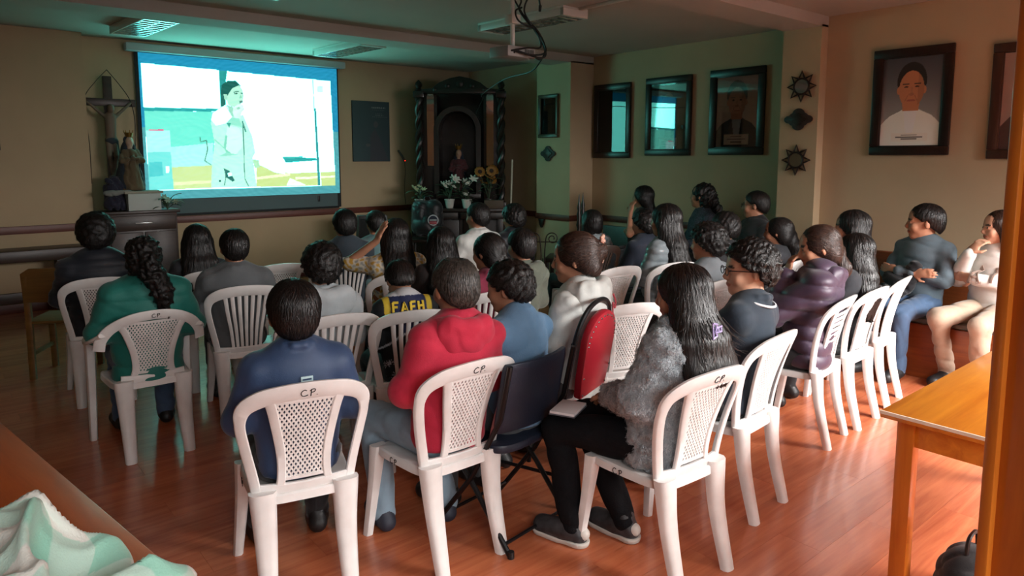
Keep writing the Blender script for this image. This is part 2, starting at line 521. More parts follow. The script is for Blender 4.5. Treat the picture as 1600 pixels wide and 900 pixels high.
# dado rails
def rail(name, mb): return struct(name, mb, M_rail, bevel=0.004)
rail('trim_3', MB().box(1.52, 7.05, YF - 0.025, YF + .01, 0.86, 0.945))
rail('trim_4', MB().box(-2.5, 1.50, YF - 0.275, YF - 0.24, 0.86, 0.945))
rail('trim_5', MB().box(XP - 0.025, XP + 0.01, 6.93, 7.63, 0.80, 0.88).box(XP, XR, 6.925, 6.96, 0.80, 0.88))
rail('trim_6', MB().box(XR - 0.025, XR + .01, 3.87, 6.93, 0.80, 0.88))
rail('trim_7', MB().box(7.025, 7.06, 7.63, YF - 0.03, 0.80, 0.88))
rail('baseboard_front', MB().box(1.5, 7.05, YF - 0.02, YF + .01, 0, 0.10))
rail('baseboard_left_front', MB().box(-2.5, 1.48, YF - 0.27, YF - 0.24, 0, 0.10))
rail('baseboard_right', MB().box(XN - 0.02, XN + .01, -2.5, 3.46, 0, 0.1))

# ------------------------------------------------------------------ chairs
M_plastic = mat('white_chair_plastic', 'eceae8', rough=0.36, noise=0.10, nscale=9, color2='dcd9d6')
M_marker = mat('black_marker_ink', '141416', rough=0.6)
M_ccap = mat('clear_foot_cap', 'f2f0ea', rough=0.2)

def back_y(x, z):
    t = (z - 0.43) / 0.43
    return -0.180 - 0.03 * t - 0.085 * t * abs(t) + 0.55 * x * x

def ribbon(mb, path, wid, th=0.018, yoff=0.0, yf=back_y):
    """flat band lying in the curved back surface; path of (x,z), wid = half widths"""
    P = [np.array(p, float) for p in path]; n = len(P)
    if not isinstance(wid, (list, tuple)): wid = [wid] * n
    base = len(mb.V); m = len(RSEC)
    for i in range(n):
        t = P[min(i + 1, n - 1)] - P[max(i - 1, 0)]; t = t / (np.linalg.norm(t) + 1e-9)
        nn = np.array([-t[1], t[0]])
        for a, b in RSEC:
            q = P[i] + nn * a * wid[i]
            mb.V.append((q[0], yf(q[0], q[1]) + b * th / 2 + yoff, q[1]))
    for i in range(n - 1):
        for k in range(m):
            k2 = (k + 1) % m
            mb.F.append((base + i * m + k, base + i * m + k2, base + (i + 1) * m + k2, base + (i + 1) * m + k))
    mb.F.append(tuple(base + k for k in range(m)))
    mb.F.append(tuple(base + (n - 1) * m + k for k in range(m - 1, -1, -1)))
    return mb

def taper(a, b, n): return [a + (b - a) * i / (n - 1) for i in range(n)]

def seat_mesh(wf=0.215, wb=0.185, y0=-0.20, y1=0.215, z=0.435, skirt=0.035):
    mb = MB(); n = 48; rings = []
    def outline(s):
        out = []
        for k in range(n):
            a = 2 * math.pi * k / n; c, d = math.cos(a), math.sin(a); e = 0.42
            x = math.copysign(abs(c) ** e, c); y = math.copysign(abs(d) ** e, d)
            yy = (y0 + y1) / 2 + (y1 - y0) / 2 * y * s
            w = wb + (wf - wb) * (yy - y0) / (y1 - y0)
            out.append((x * w * s, yy))
        return out
    for s, dz in [(0.02, -0.010), (0.35, -0.010), (0.7, -0.006), (0.9, 0.0), (0.97, 0.0), (1.0, -0.006), (1.012, -skirt), (0.985, -skirt), (0.9, -0.016), (0.3, -0.022), (0.02, -0.022)]:
        rings.append([(x, y, z + dz + (-0.012 if y > y1 - 0.05 else 0)) for x, y in outline(s)])
    for r in rings: mb.V += r
    for i in range(len(rings) - 1):
        for k in range(n):
            k2 = (k + 1) % n
            mb.F.append((i * n + k, i * n + k2, (i + 1) * n + k2, (i + 1) * n + k))
    mb.F.append(tuple(range(n - 1, -1, -1))); mb.F.append(tuple((len(rings) - 1) * n + k for k in range(n)))
    return mb.mesh('seat', smooth=40)

def leg_mesh(pts, wid):
    """moulded leg: wide bowed shell"""
    sec = [(1, -.7), (1, .2), (.7, .9), (.25, 1.05), (-.25, 1.05), (-.7, .9), (-1, .2), (-1, -.7), (-.8, -.9), (.8, -.9)]
    mb = MB(); P = spline(pts, 6); n = len(P); W = [tuple(w) for w in spline(wid, 6)]
    mb.V = []; m = len(sec)
    for p, w in zip(P, W):
        for a, b in sec: mb.V.append((p[0] + a * w[0], p[1] - b * w[1], p[2]))
    for i in range(n - 1):
        for k in range(m):
            k2 = (k + 1) % m; mb.F.append((i * m + k, i * m + k2, (i + 1) * m + k2, (i + 1) * m + k))
    mb.F.append(tuple(range(m))); mb.F.append(tuple((n - 1) * m + k for k in range(m - 1, -1, -1)))
    return mb.mesh('leg', smooth=45)

SEAT = seat_mesh()
def mirrored(me):
    m2 = me.copy()
    co = np.empty(len(me.vertices) * 3, np.float32); me.vertices.foreach_get('co', co); co = co.reshape(-1, 3); co[:, 0] *= -1
    m2.vertices.foreach_set('co', co.ravel()); m2.flip_normals(); m2.update(); return m2
LEG_F = leg_mesh([(0.188, 0.185, 0.43), (0.20, 0.205, 0.25), (0.222, 0.235, 0.0)], [(0.035, 0.026), (0.027, 0.020), (0.02, 0.017)])
LEG_R = leg_mesh([(0.155, -0.185, 0.45), (0.150, -0.205, 0.25), (0.152, -0.265, 0.0)], [(0.050, 0.028), (0.040, 0.022), (0.029, 0.020)])
LEG_FL, LEG_RL = mirrored(LEG_F), mirrored(LEG_R)

HOOP = [(-0.172, 0.43), (-0.188, 0.52), (-0.212, 0.64), (-0.226, 0.735), (-0.212, 0.80), (-0.155, 0.838), (-0.075, 0.853), (0, 0.857)]
HOOPP = spline(HOOP + [(-x, z) for x, z in HOOP[-2::-1]], 5)
def hoop_w():
    out = []
    for p in HOOPP: out.append(0.019 + 0.016 * max(0, min(1, (p[1] - 0.74) / 0.10)))
    return out
HOOP_ME = ribbon(MB(), HOOPP, hoop_w(), 0.022).mesh('back_hoop', smooth=40)
APRON = ribbon(MB(), spline([(-0.165, 0.452), (0, 0.447), (0.165, 0.452)], 5), 0.022, 0.02).mesh('back_base', smooth=40)
def rib_mesh(top=0.118, bot=0.080, w=0.015):
    path = spline([(-top - 0.012, 0.835), (-top + 0.006, 0.76), (-bot - 0.006, 0.60), (-bot - 0.004, 0.50), (-bot - 0.014, 0.45)], 5)
    return ribbon(MB(), path, taper(w * 1.25, w, len(path)), 0.018).mesh('panel_rib', smooth=40)
RIB = rib_mesh(); RIBR = mirrored(RIB)
def lattice_mesh(xt=0.118, xb=0.078, z0=0.488, z1=0.815, pitch=0.0168, yf=back_y):
    mb = MB(); sl = 0.62
    bar = 0.0033
    half = lambda z: xb + (xt - xb) * (z - z0) / (z1 - z0)
    for sgn in (1, -1):
        c = -0.36
        while c < 0.36:
            zs = np.linspace(z0, z1, 60); xs = c + sgn * (zs - (z0 + z1) / 2) * sl
            ok = np.abs(xs) <= half(zs)
            if ok.sum() > 2:
                zz = zs[ok]; zz = np.linspace(zz[0], zz[-1], 4)
                ribbon_simple(mb, [(c + sgn * (z - (z0 + z1) / 2) * sl, z) for z in zz], bar, 0.006, yf)
            c += pitch
    # border frame
    b = 0.006
    for path in ([(-xb, z0), (xb, z0)], [(-xt, z1), (xt, z1)], [(-xb, z0), (-xt, z1)], [(xb, z0), (xt, z1)]):
        pts = [(path[0][0] + (path[1][0] - path[0][0]) * t, path[0][1] + (path[1][1] - path[0][1]) * t) for t in np.linspace(0, 1, 6)]
        ribbon_simple(mb, pts, b, 0.012, yf)
    return mb.mesh('lattice_panel', smooth=0)
def ribbon_simple(mb, P, w, th, yf):
    P = [np.array(p) for p in P]; n = len(P); base = len(mb.V)
    for i in range(n):
        t = P[min(i + 1, n - 1)] - P[max(i - 1, 0)]; t = t / np.linalg.norm(t); nn = np.array([-t[1], t[0]]) * w
        for a, b in ((1, 1), (-1, 1), (-1, -1), (1, -1)):
            q = P[i] + nn * a; mb.V.append((q[0], yf(q[0], q[1]) + b * th / 2, q[1]))
    for i in range(n - 1):
        for k in range(4):
            k2 = (k + 1) % 4; mb.F.append((base + i * 4 + k, base + i * 4 + k2, base + i * 4 + 4 + k2, base + i * 4 + 4 + k))
LATT = lattice_mesh()
def writing_mesh(x0=-0.02, z0=0.838, s=0.026, yo=0.0125, yf=back_y):
    mb = MB()
    C = [(0.75, 0.85), (0.45, 1.0), (0.1, 0.75), (0.0, 0.4), (0.2, 0.05), (0.6, 0.0), (0.95, 0.15)]
    P1 = [(1.35, -0.1), (1.4, 0.95)]; P2 = [(1.2, 0.75), (1.5, 1.0), (1.9, 0.95), (1.85, 0.6), (1.4, 0.45)]
    D = [(2.15, 0.02), (2.25, 0.04)]
    for st in (spline(C, 4), P1, spline(P2, 4), D):
        pts = [(x0 + p[0] * s, yf(x0 + p[0] * s, z0 + p[1] * s) - yo, z0 + p[1] * s) for p in st]
        mb.sweep(pts, [0.0018] * len(pts), sides=5)
    return mb.mesh('marker_writing', smooth=60)
WRITE = writing_mesh(z0=0.836)
SLATS = []
for i in range(7):
    u = (i - 3) / 3.0
    path = spline([(u * 0.125, 0.835), (u * 0.112, 0.72), (u * 0.092, 0.58), (u * 0.080, 0.45)], 4)
    SLATS.append(ribbon(MB(), path, taper(0.0125, 0.0085, len(path)), 0.010).mesh('slat', smooth=40))
LADDER = []
for i in range(9):
    z = 0.50 + i * 0.035; hw = 0.078 + 0.04 * (z - 0.488) / 0.327
    LADDER.append(ribbon(MB(), spline([(-hw, z), (0, z + 0.004), (hw, z)], 4), 0.011, 0.010).mesh('slat', smooth=40))
FOOT = MB().sweep([(0, 0, 0.0), (0, 0, 0.018)], [0.024, 0.02], sides=10).mesh('foot_cap', smooth=40)

def side_writing_mesh():
    mb = MB(); s = 0.024
    C = [(0.75, 0.85), (0.45, 1.0), (0.1, 0.75), (0.0, 0.4), (0.2, 0.05), (0.6, 0.0), (0.95, 0.15)]
    P1 = [(1.5, -0.1), (1.55, 0.95)]; P2 = [(1.35, 0.75), (1.65, 1.0), (2.05, 0.95), (2.0, 0.6), (1.55, 0.45)]
    for st in (spline(C, 4), P1, spline(P2, 4)):
        mb.sweep([(-0.2085 - 0.0 * p[0], 0.05 - p[0] * s, 0.402 + p[1] * s) for p in st], [0.0017] * len(st), sides=5)
    return mb.mesh('seat_writing', smooth=60)
SWRITE = side_writing_mesh()
def plastic_base(t, marked):
    obj('seat', SEAT, M_plastic, t)
    for me in (LEG_F, LEG_FL, LEG_R, LEG_RL): obj('leg', me, M_plastic, t)
    obj('back_hoop', HOOP_ME, M_plastic, t); obj('back_base', APRON, M_plastic, t)
    if marked: tag(obj('seat_writing', SWRITE, M_marker, t), 'small black handwritten CP on the seat edge')
    if marked: tag(obj('marker_writing', WRITE, M_marker, t), 'black handwritten CP marking')

def chair_lattice(label, group, marked=True):
    t = thing('plastic_chair', label, 'chair', group=group); plastic_base(t, marked)
    obj('panel_rib', RIB, M_plastic, t); obj('panel_rib', RIBR, M_plastic, t)
    tag(obj('lattice_panel', LATT, M_plastic, t), 'woven lattice pattern back panel')
    return t
def chair_slats(label, group, marked=False):
    t = thing('plastic_chair', label, 'chair', group=group); plastic_base(t, marked)
    for s in SLATS: obj('slat', s, M_plastic, t)
    return t
def chair_ladder(label, group):
    t = thing('plastic_chair', label, 'chair', group=group); plastic_base(t, False)
    obj('panel_rib', RIB, M_plastic, t); obj('panel_rib', RIBR, M_plastic, t)
    for s in LADDER: obj('slat', s, M_plastic, t)
    return t

# armchair variant: lower rounder back that runs into the arms
def arm_back_y(x, z):
    t = (z - 0.43) / 0.40
    return -0.185 - 0.02 * t - 0.07 * t * abs(t) + 0.85 * x * x
def chair_arms(label, group):
    t = thing('plastic_armchair', label, 'chair', group=group)
    obj('seat', seat_mesh(0.235, 0.20, -0.20, 0.23), M_plastic, t)
    for me in (LEG_R, LEG_RL): obj('leg', me, M_plastic, t)
    for s in (1, -1):
        f = leg_mesh([(s * 0.262, 0.20, 0.635), (s * 0.262, 0.215, 0.42), (s * 0.268, 0.245, 0.0)], [(0.028, 0.030), (0.026, 0.026), (0.02, 0.02)])
        obj('leg', f, M_plastic, t)
        path = spline([(s * 0.235, -0.20, 0.73), (s * 0.275, -0.10, 0.685), (s * 0.285, 0.03, 0.655), (s * 0.272, 0.14, 0.645), (s * 0.262, 0.22, 0.63)], 6)
        obj('armrest', MB().sweep([tuple(p) for p in path], [(0.032, 0.012)] * len(path), sec=RSEC).mesh('armrest'), M_plastic, t)
    P = [(-0.262, 0.635), (-0.25, 0.70), (-0.20, 0.765), (-0.11, 0.812), (0, 0.826)]
    P = spline(P + [(-x, z) for x, z in P[-2::-1]], 6)
    obj('back_hoop', ribbon(MB(), P, 0.028, 0.022, yf=arm_back_y).mesh('back_hoop', smooth=40), M_plastic, t)
    for s in (1, -1):
        path = spline([(s * 0.165, 0.775), (s * 0.135, 0.72), (s * 0.098, 0.60), (s * 0.092, 0.50), (s * 0.12, 0.43)], 5)
        obj('panel_rib', ribbon(MB(), path, 0.017, 0.018, yf=arm_back_y).mesh('panel_rib', smooth=40), M_plastic, t)
    obj('back_base', ribbon(MB(), spline([(-0.165, 0.452), (0, 0.447), (0.165, 0.452)], 5), 0.024, 0.02, yf=arm_back_y).mesh('back_base', smooth=40), M_plastic, t)
    tag(obj('lattice_panel', lattice_mesh(0.140, 0.085, 0.485, 0.785, yf=arm_back_y), M_plastic, t), 'woven lattice pattern back panel')
    tag(obj('marker_writing', writing_mesh(x0=-0.01, z0=0.812, s=0.02, yo=0.0125, yf=arm_back_y), M_marker, t), 'black handwritten CP marking')
    return t

def place(t, x, y, deg, z=0.0):
    t.location = (x, y, z); t.rotation_euler = (0, 0, -math.radians(deg)); return t

WG = 'white plastic chairs set out for the audience'
place(chair_lattice('white lattice-back plastic chair under the man in the navy vest, marked CP', WG), 1.09, 2.66, 14)
place(chair_lattice('white lattice-back plastic chair under the man in the red hoodie', WG), 1.66, 2.49, 0)
place(chair_lattice('white lattice-back plastic chair under the woman in the fluffy grey coat', WG), 2.31, 1.80, 3)
place(chair_lattice('white lattice-back plastic chair under the man in the dark polo with glasses', WG, False), 2.99, 1.93, -5)
place(chair_ladder('white plastic chair with horizontal back slats under the purple puffer jacket', WG), 4.06, 2.12, -8)
place(chair_lattice('white lattice-back plastic chair second from the right end of its row', WG, False), 4.52, 2.13, -3)
place(chair_slats('white slatted plastic chair at the right end of the row, before the seated man', WG), 5.03, 2.18, -8)
place(chair_arms('white plastic armchair with lattice back under the woman in green', WG), 0.95, 4.49, 2)
place(chair_lattice('white plastic chair under the person in dark navy at the far left', WG, False), 0.92, 5.66, 8)
place(chair_lattice('white lattice-back plastic chair behind the woman with long dark hair at left', WG, False), 1.60, 5.50, 6)
place(chair_slats('white slatted plastic chair under the man in the grey jacket', WG), 1.60, 4.72, 14)
place(chair_lattice('empty white lattice-back plastic chair right of the man in the grey jacket', WG, False), 2.12, 5.46, 10)
place(chair_slats('white slatted plastic chair under the curly-haired man in the pale hoodie', WG), 1.67, 3.60, 10)
place(chair_slats('white slatted plastic chair under the child in the blue and yellow jersey', WG), 2.06, 3.42, 17)
place(chair_slats('white slatted plastic chair behind the man with the slate jacket near the front', WG), 2.70, 5.46, 12)
place(chair_lattice('white plastic chair under the woman with the floral sleeve, marked CP', WG), 2.62, 4.50, 16)
place(chair_slats('white slatted plastic chair under the woman in the maroon top', WG), 2.72, 3.56, 14)
place(chair_lattice('empty white lattice-back plastic chair beside the red vinyl chair', WG, False), 3.09, 2.79, 18)
place(chair_lattice('empty white lattice-back plastic chair in the middle of the right half', WG, False), 3.98, 3.72, 6)
place(chair_lattice('white plastic chair under the woman in the shiny grey jacket', WG, False), 4.50, 3.58, 12)
place(chair_slats('white slatted plastic chair behind the person with the fur collar', WG), 4.79, 4.64, 8)
place(chair_lattice('white plastic chair under the woman with short curly hair', WG, False), 4.12, 2.92, 4)
place(chair_slats('white slatted plastic chair under the dark-haired woman by the pilaster', WG), 5.26, 3.04, -2)
# ------------------------------------------------------------------ people
def rotx(a): c, s = math.cos(a), math.sin(a); return np.array([[1, 0, 0], [0, c, -s], [0, s, c]])
def roty(a): c, s = math.cos(a), math.sin(a); return np.array([[c, 0, s], [0, 1, 0], [-s, 0, c]])
def rotz(a): c, s = math.cos(a), math.sin(a); return np.array([[c, -s, 0], [s, c, 0], [0, 0, 1]])

SKINS = {'mid': 'b07d62', 'light': 'c6977c', 'dark': '94634a'}
def skin(k): return mat('skin_' + k, SKINS[k], rough=0.5, attr='Col', attr_mul=True, noise=0.06, nscale=12, spec=0.4)
M_hair = mat('black_hair', '0d0b0b', rough=0.5, spec=0.35, noise=0.4, nscale=40, color2='161211', bump=0.45, bscale=95, stretch=(2.6, 2.6, 0.16), bdist=0.005)
M_hair_b = mat('brown_hair', '1f1512', rough=0.5, spec=0.35, noise=0.5, nscale=30, color2='33211a', bump=0.5, bscale=95, stretch=(2.6, 2.6, 0.16), bdist=0.005)
M_hair_g = mat('greying_hair', '1d1b1a', rough=0.42, spec=0.5, noise=0.7, nscale=50, color2='3d3935', bump=0.5, bscale=95, stretch=(2.6, 2.6, 0.16), bdist=0.005)
HAIRM = {'black': M_hair, 'brown': M_hair_b, 'grey': M_hair_g}
M_shoe = mat('dark_shoe', '1b1b1d', rough=0.5)
M_sole = mat('pale_sole', 'cfcac2', rough=0.6)

def folds(seed, amp, wl, nd=4, st=(1, 1, 1.5)):
    """cloth creases: soft bulges with narrow inward creases between them"""
    r = np.random.RandomState(seed); W = []
    for _ in range(nd):
        d = r.normal(size=3) * np.array(st); d /= np.linalg.norm(d); f = math.pi / (wl * r.uniform(0.7, 1.5))
        e = r.normal(size=3); e /= np.linalg.norm(e)
        W.append((d * f, r.uniform(0, 6.28), e * 2 * math.pi / (wl * 3.1), r.uniform(0, 6.28)))
    def fn(X, Y, Z):
        s = 0
        for d, ph, e, p2 in W:
            w = 0.9 * np.sin(X * np.float32(e[0]) + Y * np.float32(e[1]) + Z * np.float32(e[2]) + np.float32(p2))
            m = 0.5 + 0.5 * np.sin(X * np.float32(e[1] * 1.3) + Y * np.float32(e[2] * 1.3) + Z * np.float32(e[0] * 1.3) + np.float32(ph))
            s = s + m * (1 - np.abs(np.sin(X * np.float32(d[0]) + Y * np.float32(d[1]) + Z * np.float32(d[2]) + np.float32(ph) + w))) ** 2
        return np.minimum(s, 1.25) * np.float32(amp)
    return fn

def cloth(name, color, rough=0.85, bump=0.35, bscale=220, noise=0.14, nscale=14, sheen=0.15, attr=None, bdist=0.003):
    return mat(name, color, rough=rough, noise=noise, nscale=nscale, bump=bump, bscale=bscale, sheen=sheen, attr=attr, bdist=bdist)

def hand_prims(w, d, n, side, curl=0.5, s=1.0):
    """palm, four fingers and a thumb; w wrist, d pointing direction, n palm normal (towards what it faces)"""
    w = np.array(w, float); d = np.array(d, float); d /= np.linalg.norm(d)
    n = np.array(n, float); n = n - d * (n @ d); n /= np.linalg.norm(n)
    t = np.cross(d, n) * side           # towards the thumb
    if side > 0: t = np.cross(n, d)
    else: t = np.cross(d, n)
    P = []
    R = np.stack([t, d, n], 1)
    P.append(elp(w + d * 0.048 * s, (0.040 * s, 0.052 * s, 0.017 * s), R, k=0.02))
    for i, (off, L) in enumerate([(0.029, 0.078), (0.010, 0.088), (-0.010, 0.082), (-0.029, 0.064)]):
        a = w + d * 0.088 * s + t * off * s; dirn = d.copy(); p = a
        for seg, (fr, r0, r1) in enumerate([(0.45, 0.0095, 0.0088), (0.32, 0.0088, 0.0080), (0.25, 0.0080, 0.0068)]):
            ang = curl * (0.55 if seg == 0 else 0.9)
            dirn = dirn * math.cos(ang) + np.array(n) * math.sin(ang) if seg == 0 else (lambda v: v / np.linalg.norm(v))(dirn + np.array(n) * math.tan(min(ang, 1.2)) * 0.8)
            q = p + dirn * L * fr * s
            P.append(cap(p, q, r0 * s, r1 * s, k=0.006)); p = q
    a = w + d * 0.028 * s + t * 0.030 * s
    b = a + (d * 0.55 + t * 0.75 + n * 0.3) * 0.040 * s
    c = b + (d * 0.85 + t * 0.25 + n * 0.4) * 0.030 * s
    P.append(cap(a, b, 0.0125 * s, 0.0105 * s, k=0.012)); P.append(cap(b, c, 0.0105 * s, 0.008 * s, k=0.006))
    return P

ARMS = {
    'lap': dict(el=(0.215, 0.02, 0.20), wr=(0.075, 0.235, 0.115), d=(-0.6, 0.7, -0.3), n=(0, -0.2, -1), curl=0.5),
    'wide': dict(el=(0.235, 0.00, 0.20), wr=(0.12, 0.24, 0.12), d=(-0.5, 0.8, -0.3), n=(0, -0.2, -1), curl=0.5),
    'chin': dict(el=(0.165, 0.20, 0.21), wr=(0.055, 0.170, 0.44), d=(-0.2, -0.12, 1), n=(-0.5, -0.9, 0), curl=0.9),
    'fold': dict(el=(0.215, 0.06, 0.20), wr=(-0.06, 0.205, 0.235), d=(-1, -0.05, 0.1), n=(0, -1, 0), curl=0.3),
    'fwd': dict(el=(0.20, 0.20, 0.26), wr=(0.05, 0.27, 0.46), d=(-0.35, 0.1, 1), n=(-1, 0, 0.2), curl=0.75),
    'head': dict(el=(0.34, 0.10, 0.42), wr=(0.155, -0.02, 0.60), d=(-0.35, -0.25, 1), n=(-1, 0.1, 0), curl=0.25),
    'none': None,
}

def skeleton(q):
    """joint positions in the person's own frame (x right, y forward, z up, floor z=0)"""
    seat = q.get('seat', 0.44); s = (q['top'] - seat - 0.0) / 0.835; q['s'] = s
    hz = seat + 0.09 * s; lean = math.radians(q.get('lean', -5)); side = math.radians(q.get('side', 0))
    R = roty(side) @ rotx(-lean); H = np.array([0, 0.0, hz])
    def U(x, y, z): return H + R @ (np.array([x, y, z]) * s)
    b = q.get('build', 1.0)
    sk = dict(H=H, R=R, U=U, s=s, b=b)
    sk['pel'] = U(0, 0, 0); sk['bel'] = U(0, 0.01, 0.15); sk['ch'] = U(0, -0.012, 0.33); sk['uc'] = U(0, -0.02, 0.42)
    sk['nb'] = U(0, -0.025, 0.49)
    hd = q.get('hd', (0.0, 0.018, 0.628))
    sk['hc'] = U(*hd)
    yaw, pitch, roll = [math.radians(a) for a in q.get('head', (0, 0, 0))]
    sk['HR'] = rotz(-yaw) @ rotx(-pitch) @ roty(roll)
    sk['hs'] = s * q.get('hs', 1.05)
    sk['sh'] = {}; sk['el'] = {}; sk['wr'] = {}; sk['hip'] = {}; sk['kn'] = {}; sk['an'] = {}; sk['toe'] = {}; sk['arm'] = {}
    for sd, key in ((1, 'armR'), (-1, 'armL')):
        a = q.get(key, 'lap'); a = ARMS[a] if isinstance(a, str) else a
        sk['arm'][sd] = a
        m = lambda p: (p[0] * sd, p[1], p[2])
        sk['sh'][sd] = U(0.158 * b * sd, -0.025, 0.412)
        sk['el'][sd] = U(a['el'][0] * b * sd, a['el'][1], a['el'][2]); sk['wr'][sd] = U(*m(a['wr']))
        lg = q.get('legR' if sd > 0 else 'legL', {})
        sk['hip'][sd] = H + np.array([0.085 * sd * b, 0.02, -0.01]) * s
        kx, ky, kz = lg.get('kn', (0.125, 0.42, None)); kz = seat + 0.055 * s if kz is None else kz
        sk['kn'][sd] = np.array([kx * sd, ky * s, kz])
        ax, ay, az = lg.get('an', (0.125, 0.40, 0.085)); sk['an'][sd] = np.array([ax * sd, ay * s, az])
        tx, ty, tz = lg.get('toe', (0.145, ay + 0.165, 0.035)); sk['toe'][sd] = np.array([tx * sd, ty * s, tz])
    return sk

def hl(sk, x, y, z):
    return sk['hc'] + sk['HR'] @ (np.array([x, y, z]) * sk['hs'])

def body_prims(q, sk, hands=True):
    s, b, hs = sk['s'], sk['b'], sk['hs']; HR = sk['HR']; P = []
    fl = (1, 1.45, 1)
    P.append(cap(sk['pel'] + np.array([0, 0.01, 0.03]), sk['bel'], 0.112 * s * b, 0.120 * s * b, 0.04, S=fl))
    P.append(cap(sk['bel'], sk['ch'], 0.125 * s * b, 0.145 * s * b, 0.05, S=fl))
    P.append(cap(sk['ch'], sk['uc'], 0.145 * s * b, 0.115 * s * b, 0.05, S=fl))
    P.append(cap(sk['uc'], hl(sk, 0, -0.018, -0.055), 0.062 * s, 0.052 * s, 0.03))
    for sd in (1, -1):
        P.append(cap(sk['uc'], sk['sh'][sd], 0.06 * s, 0.052 * s, 0.05))
        P.append(cap(sk['sh'][sd], sk['el'][sd], 0.048 * s, 0.038 * s, 0.03)); P.append(cap(sk['el'][sd], sk['wr'][sd], 0.038 * s, 0.026 * s, 0.02))
        P.append(cap(sk['hip'][sd], sk['kn'][sd], 0.074 * s * b, 0.054 * s, 0.03)); P.append(cap(sk['kn'][sd], sk['an'][sd], 0.053 * s, 0.036 * s, 0.02))
        P.append(cap(sk['an'][sd] + np.array([0, -0.03, -0.045]), sk['toe'][sd], 0.035 * s, 0.026 * s, 0.03))
        a = sk['arm'][sd]; m = lambda p: sk['R'] @ np.array([p[0] * sd, p[1], p[2]])
        if hands: P += hand_prims(sk['wr'][sd], m(a['d']), m(a['n']), sd, a.get('curl', 0.5), s)
    # head
    e = lambda c, r, k=0.02: elp(hl(sk, *c), np.array(r) * hs, HR, k=k)
    c_ = lambda a, b_, ra, rb, k=0.01: cap(hl(sk, *a), hl(sk, *b_), ra * hs, rb * hs, k)
    P += [e((0, -0.012, 0.028), (0.076, 0.096, 0.086)), e((0, 0.026, -0.030), (0.060, 0.070, 0.086), 0.03), e((0, 0.068, -0.092), (0.026, 0.022, 0.020), 0.03),
          e((0, 0.055, 0.045), (0.056, 0.042, 0.045), 0.03),
          c_((0, 0.094, 0.010), (0, 0.108, -0.028), 0.008, 0.0125, 0.010), e((0, 0.100, -0.036), (0.017, 0.012, 0.009), 0.008),
          c_((0.012, 0.092, 0.020), (0.045, 0.080, 0.020), 0.010, 0.008, 0.012), c_((-0.012, 0.092, 0.020), (-0.045, 0.080, 0.020), 0.010, 0.008, 0.012),
          e((0, 0.092, -0.062), (0.024, 0.010, 0.012), 0.008), e((0.038, 0.068, -0.030), (0.025, 0.024, 0.028), 0.02), e((-0.038, 0.068, -0.030), (0.025, 0.024, 0.028), 0.02)]
    for sd in (1, -1):
        P.append(elp(hl(sk, 0.031 * sd, 0.100, 0.001), np.array((0.016, 0.012, 0.010)) * hs, HR, k=0.008, op='s'))
        P.append(elp(hl(sk, 0.030 * sd, 0.088, 0.000), np.array((0.014, 0.012, 0.010)) * hs, HR, k=0.003))
        P.append(elp(hl(sk, 0.078 * sd, -0.008, -0.008), np.array((0.009, 0.019, 0.031)) * hs, HR @ rotz(-0.35 * sd), k=0.008))
    return P

def face_color(sk):
    HR, hc, hs = sk['HR'], sk['hc'], sk['hs']
    def fn(V):
        p = ((V - hc) @ HR) / hs; c = np.ones((len(V), 3))
        front = p[:, 1] > 0.05
        lips = front & (((p[:, 0]) / 0.026) ** 2 + ((p[:, 2] + 0.062) / 0.011) ** 2 < 1); c[lips] = (0.88, 0.66, 0.64)
        for sd in (1, -1):
            x, z = p[:, 0] - 0.031 * sd, p[:, 2]
            br = front & ((x / 0.022) ** 2 + ((z - 0.021) / 0.0055) ** 2 < 1); c[br] = (0.22, 0.20, 0.2)
            ew = front & ((x / 0.014) ** 2 + ((z - 0.001) / 0.0065) ** 2 < 1); c[ew] = (1.0, 1.0, 1.0)
            ei = front & ((x / 0.0075) ** 2 + ((z - 0.001) / 0.0065) ** 2 < 1); c[ei] = (0.12, 0.1, 0.1)
        return c
    return fn

def quilt(pitch, amp, sk):
    H, R = sk['H'], sk['R']
    def fn(X, Y, Z):
        z = (X - H[0]) * R[0, 2] + (Y - H[1]) * R[1, 2] + (Z - H[2]) * R[2, 2]
        return (amp * (1 - np.sqrt(np.abs(np.sin(math.pi * z / pitch)) + 0.002))).astype(np.float32)
    return fn

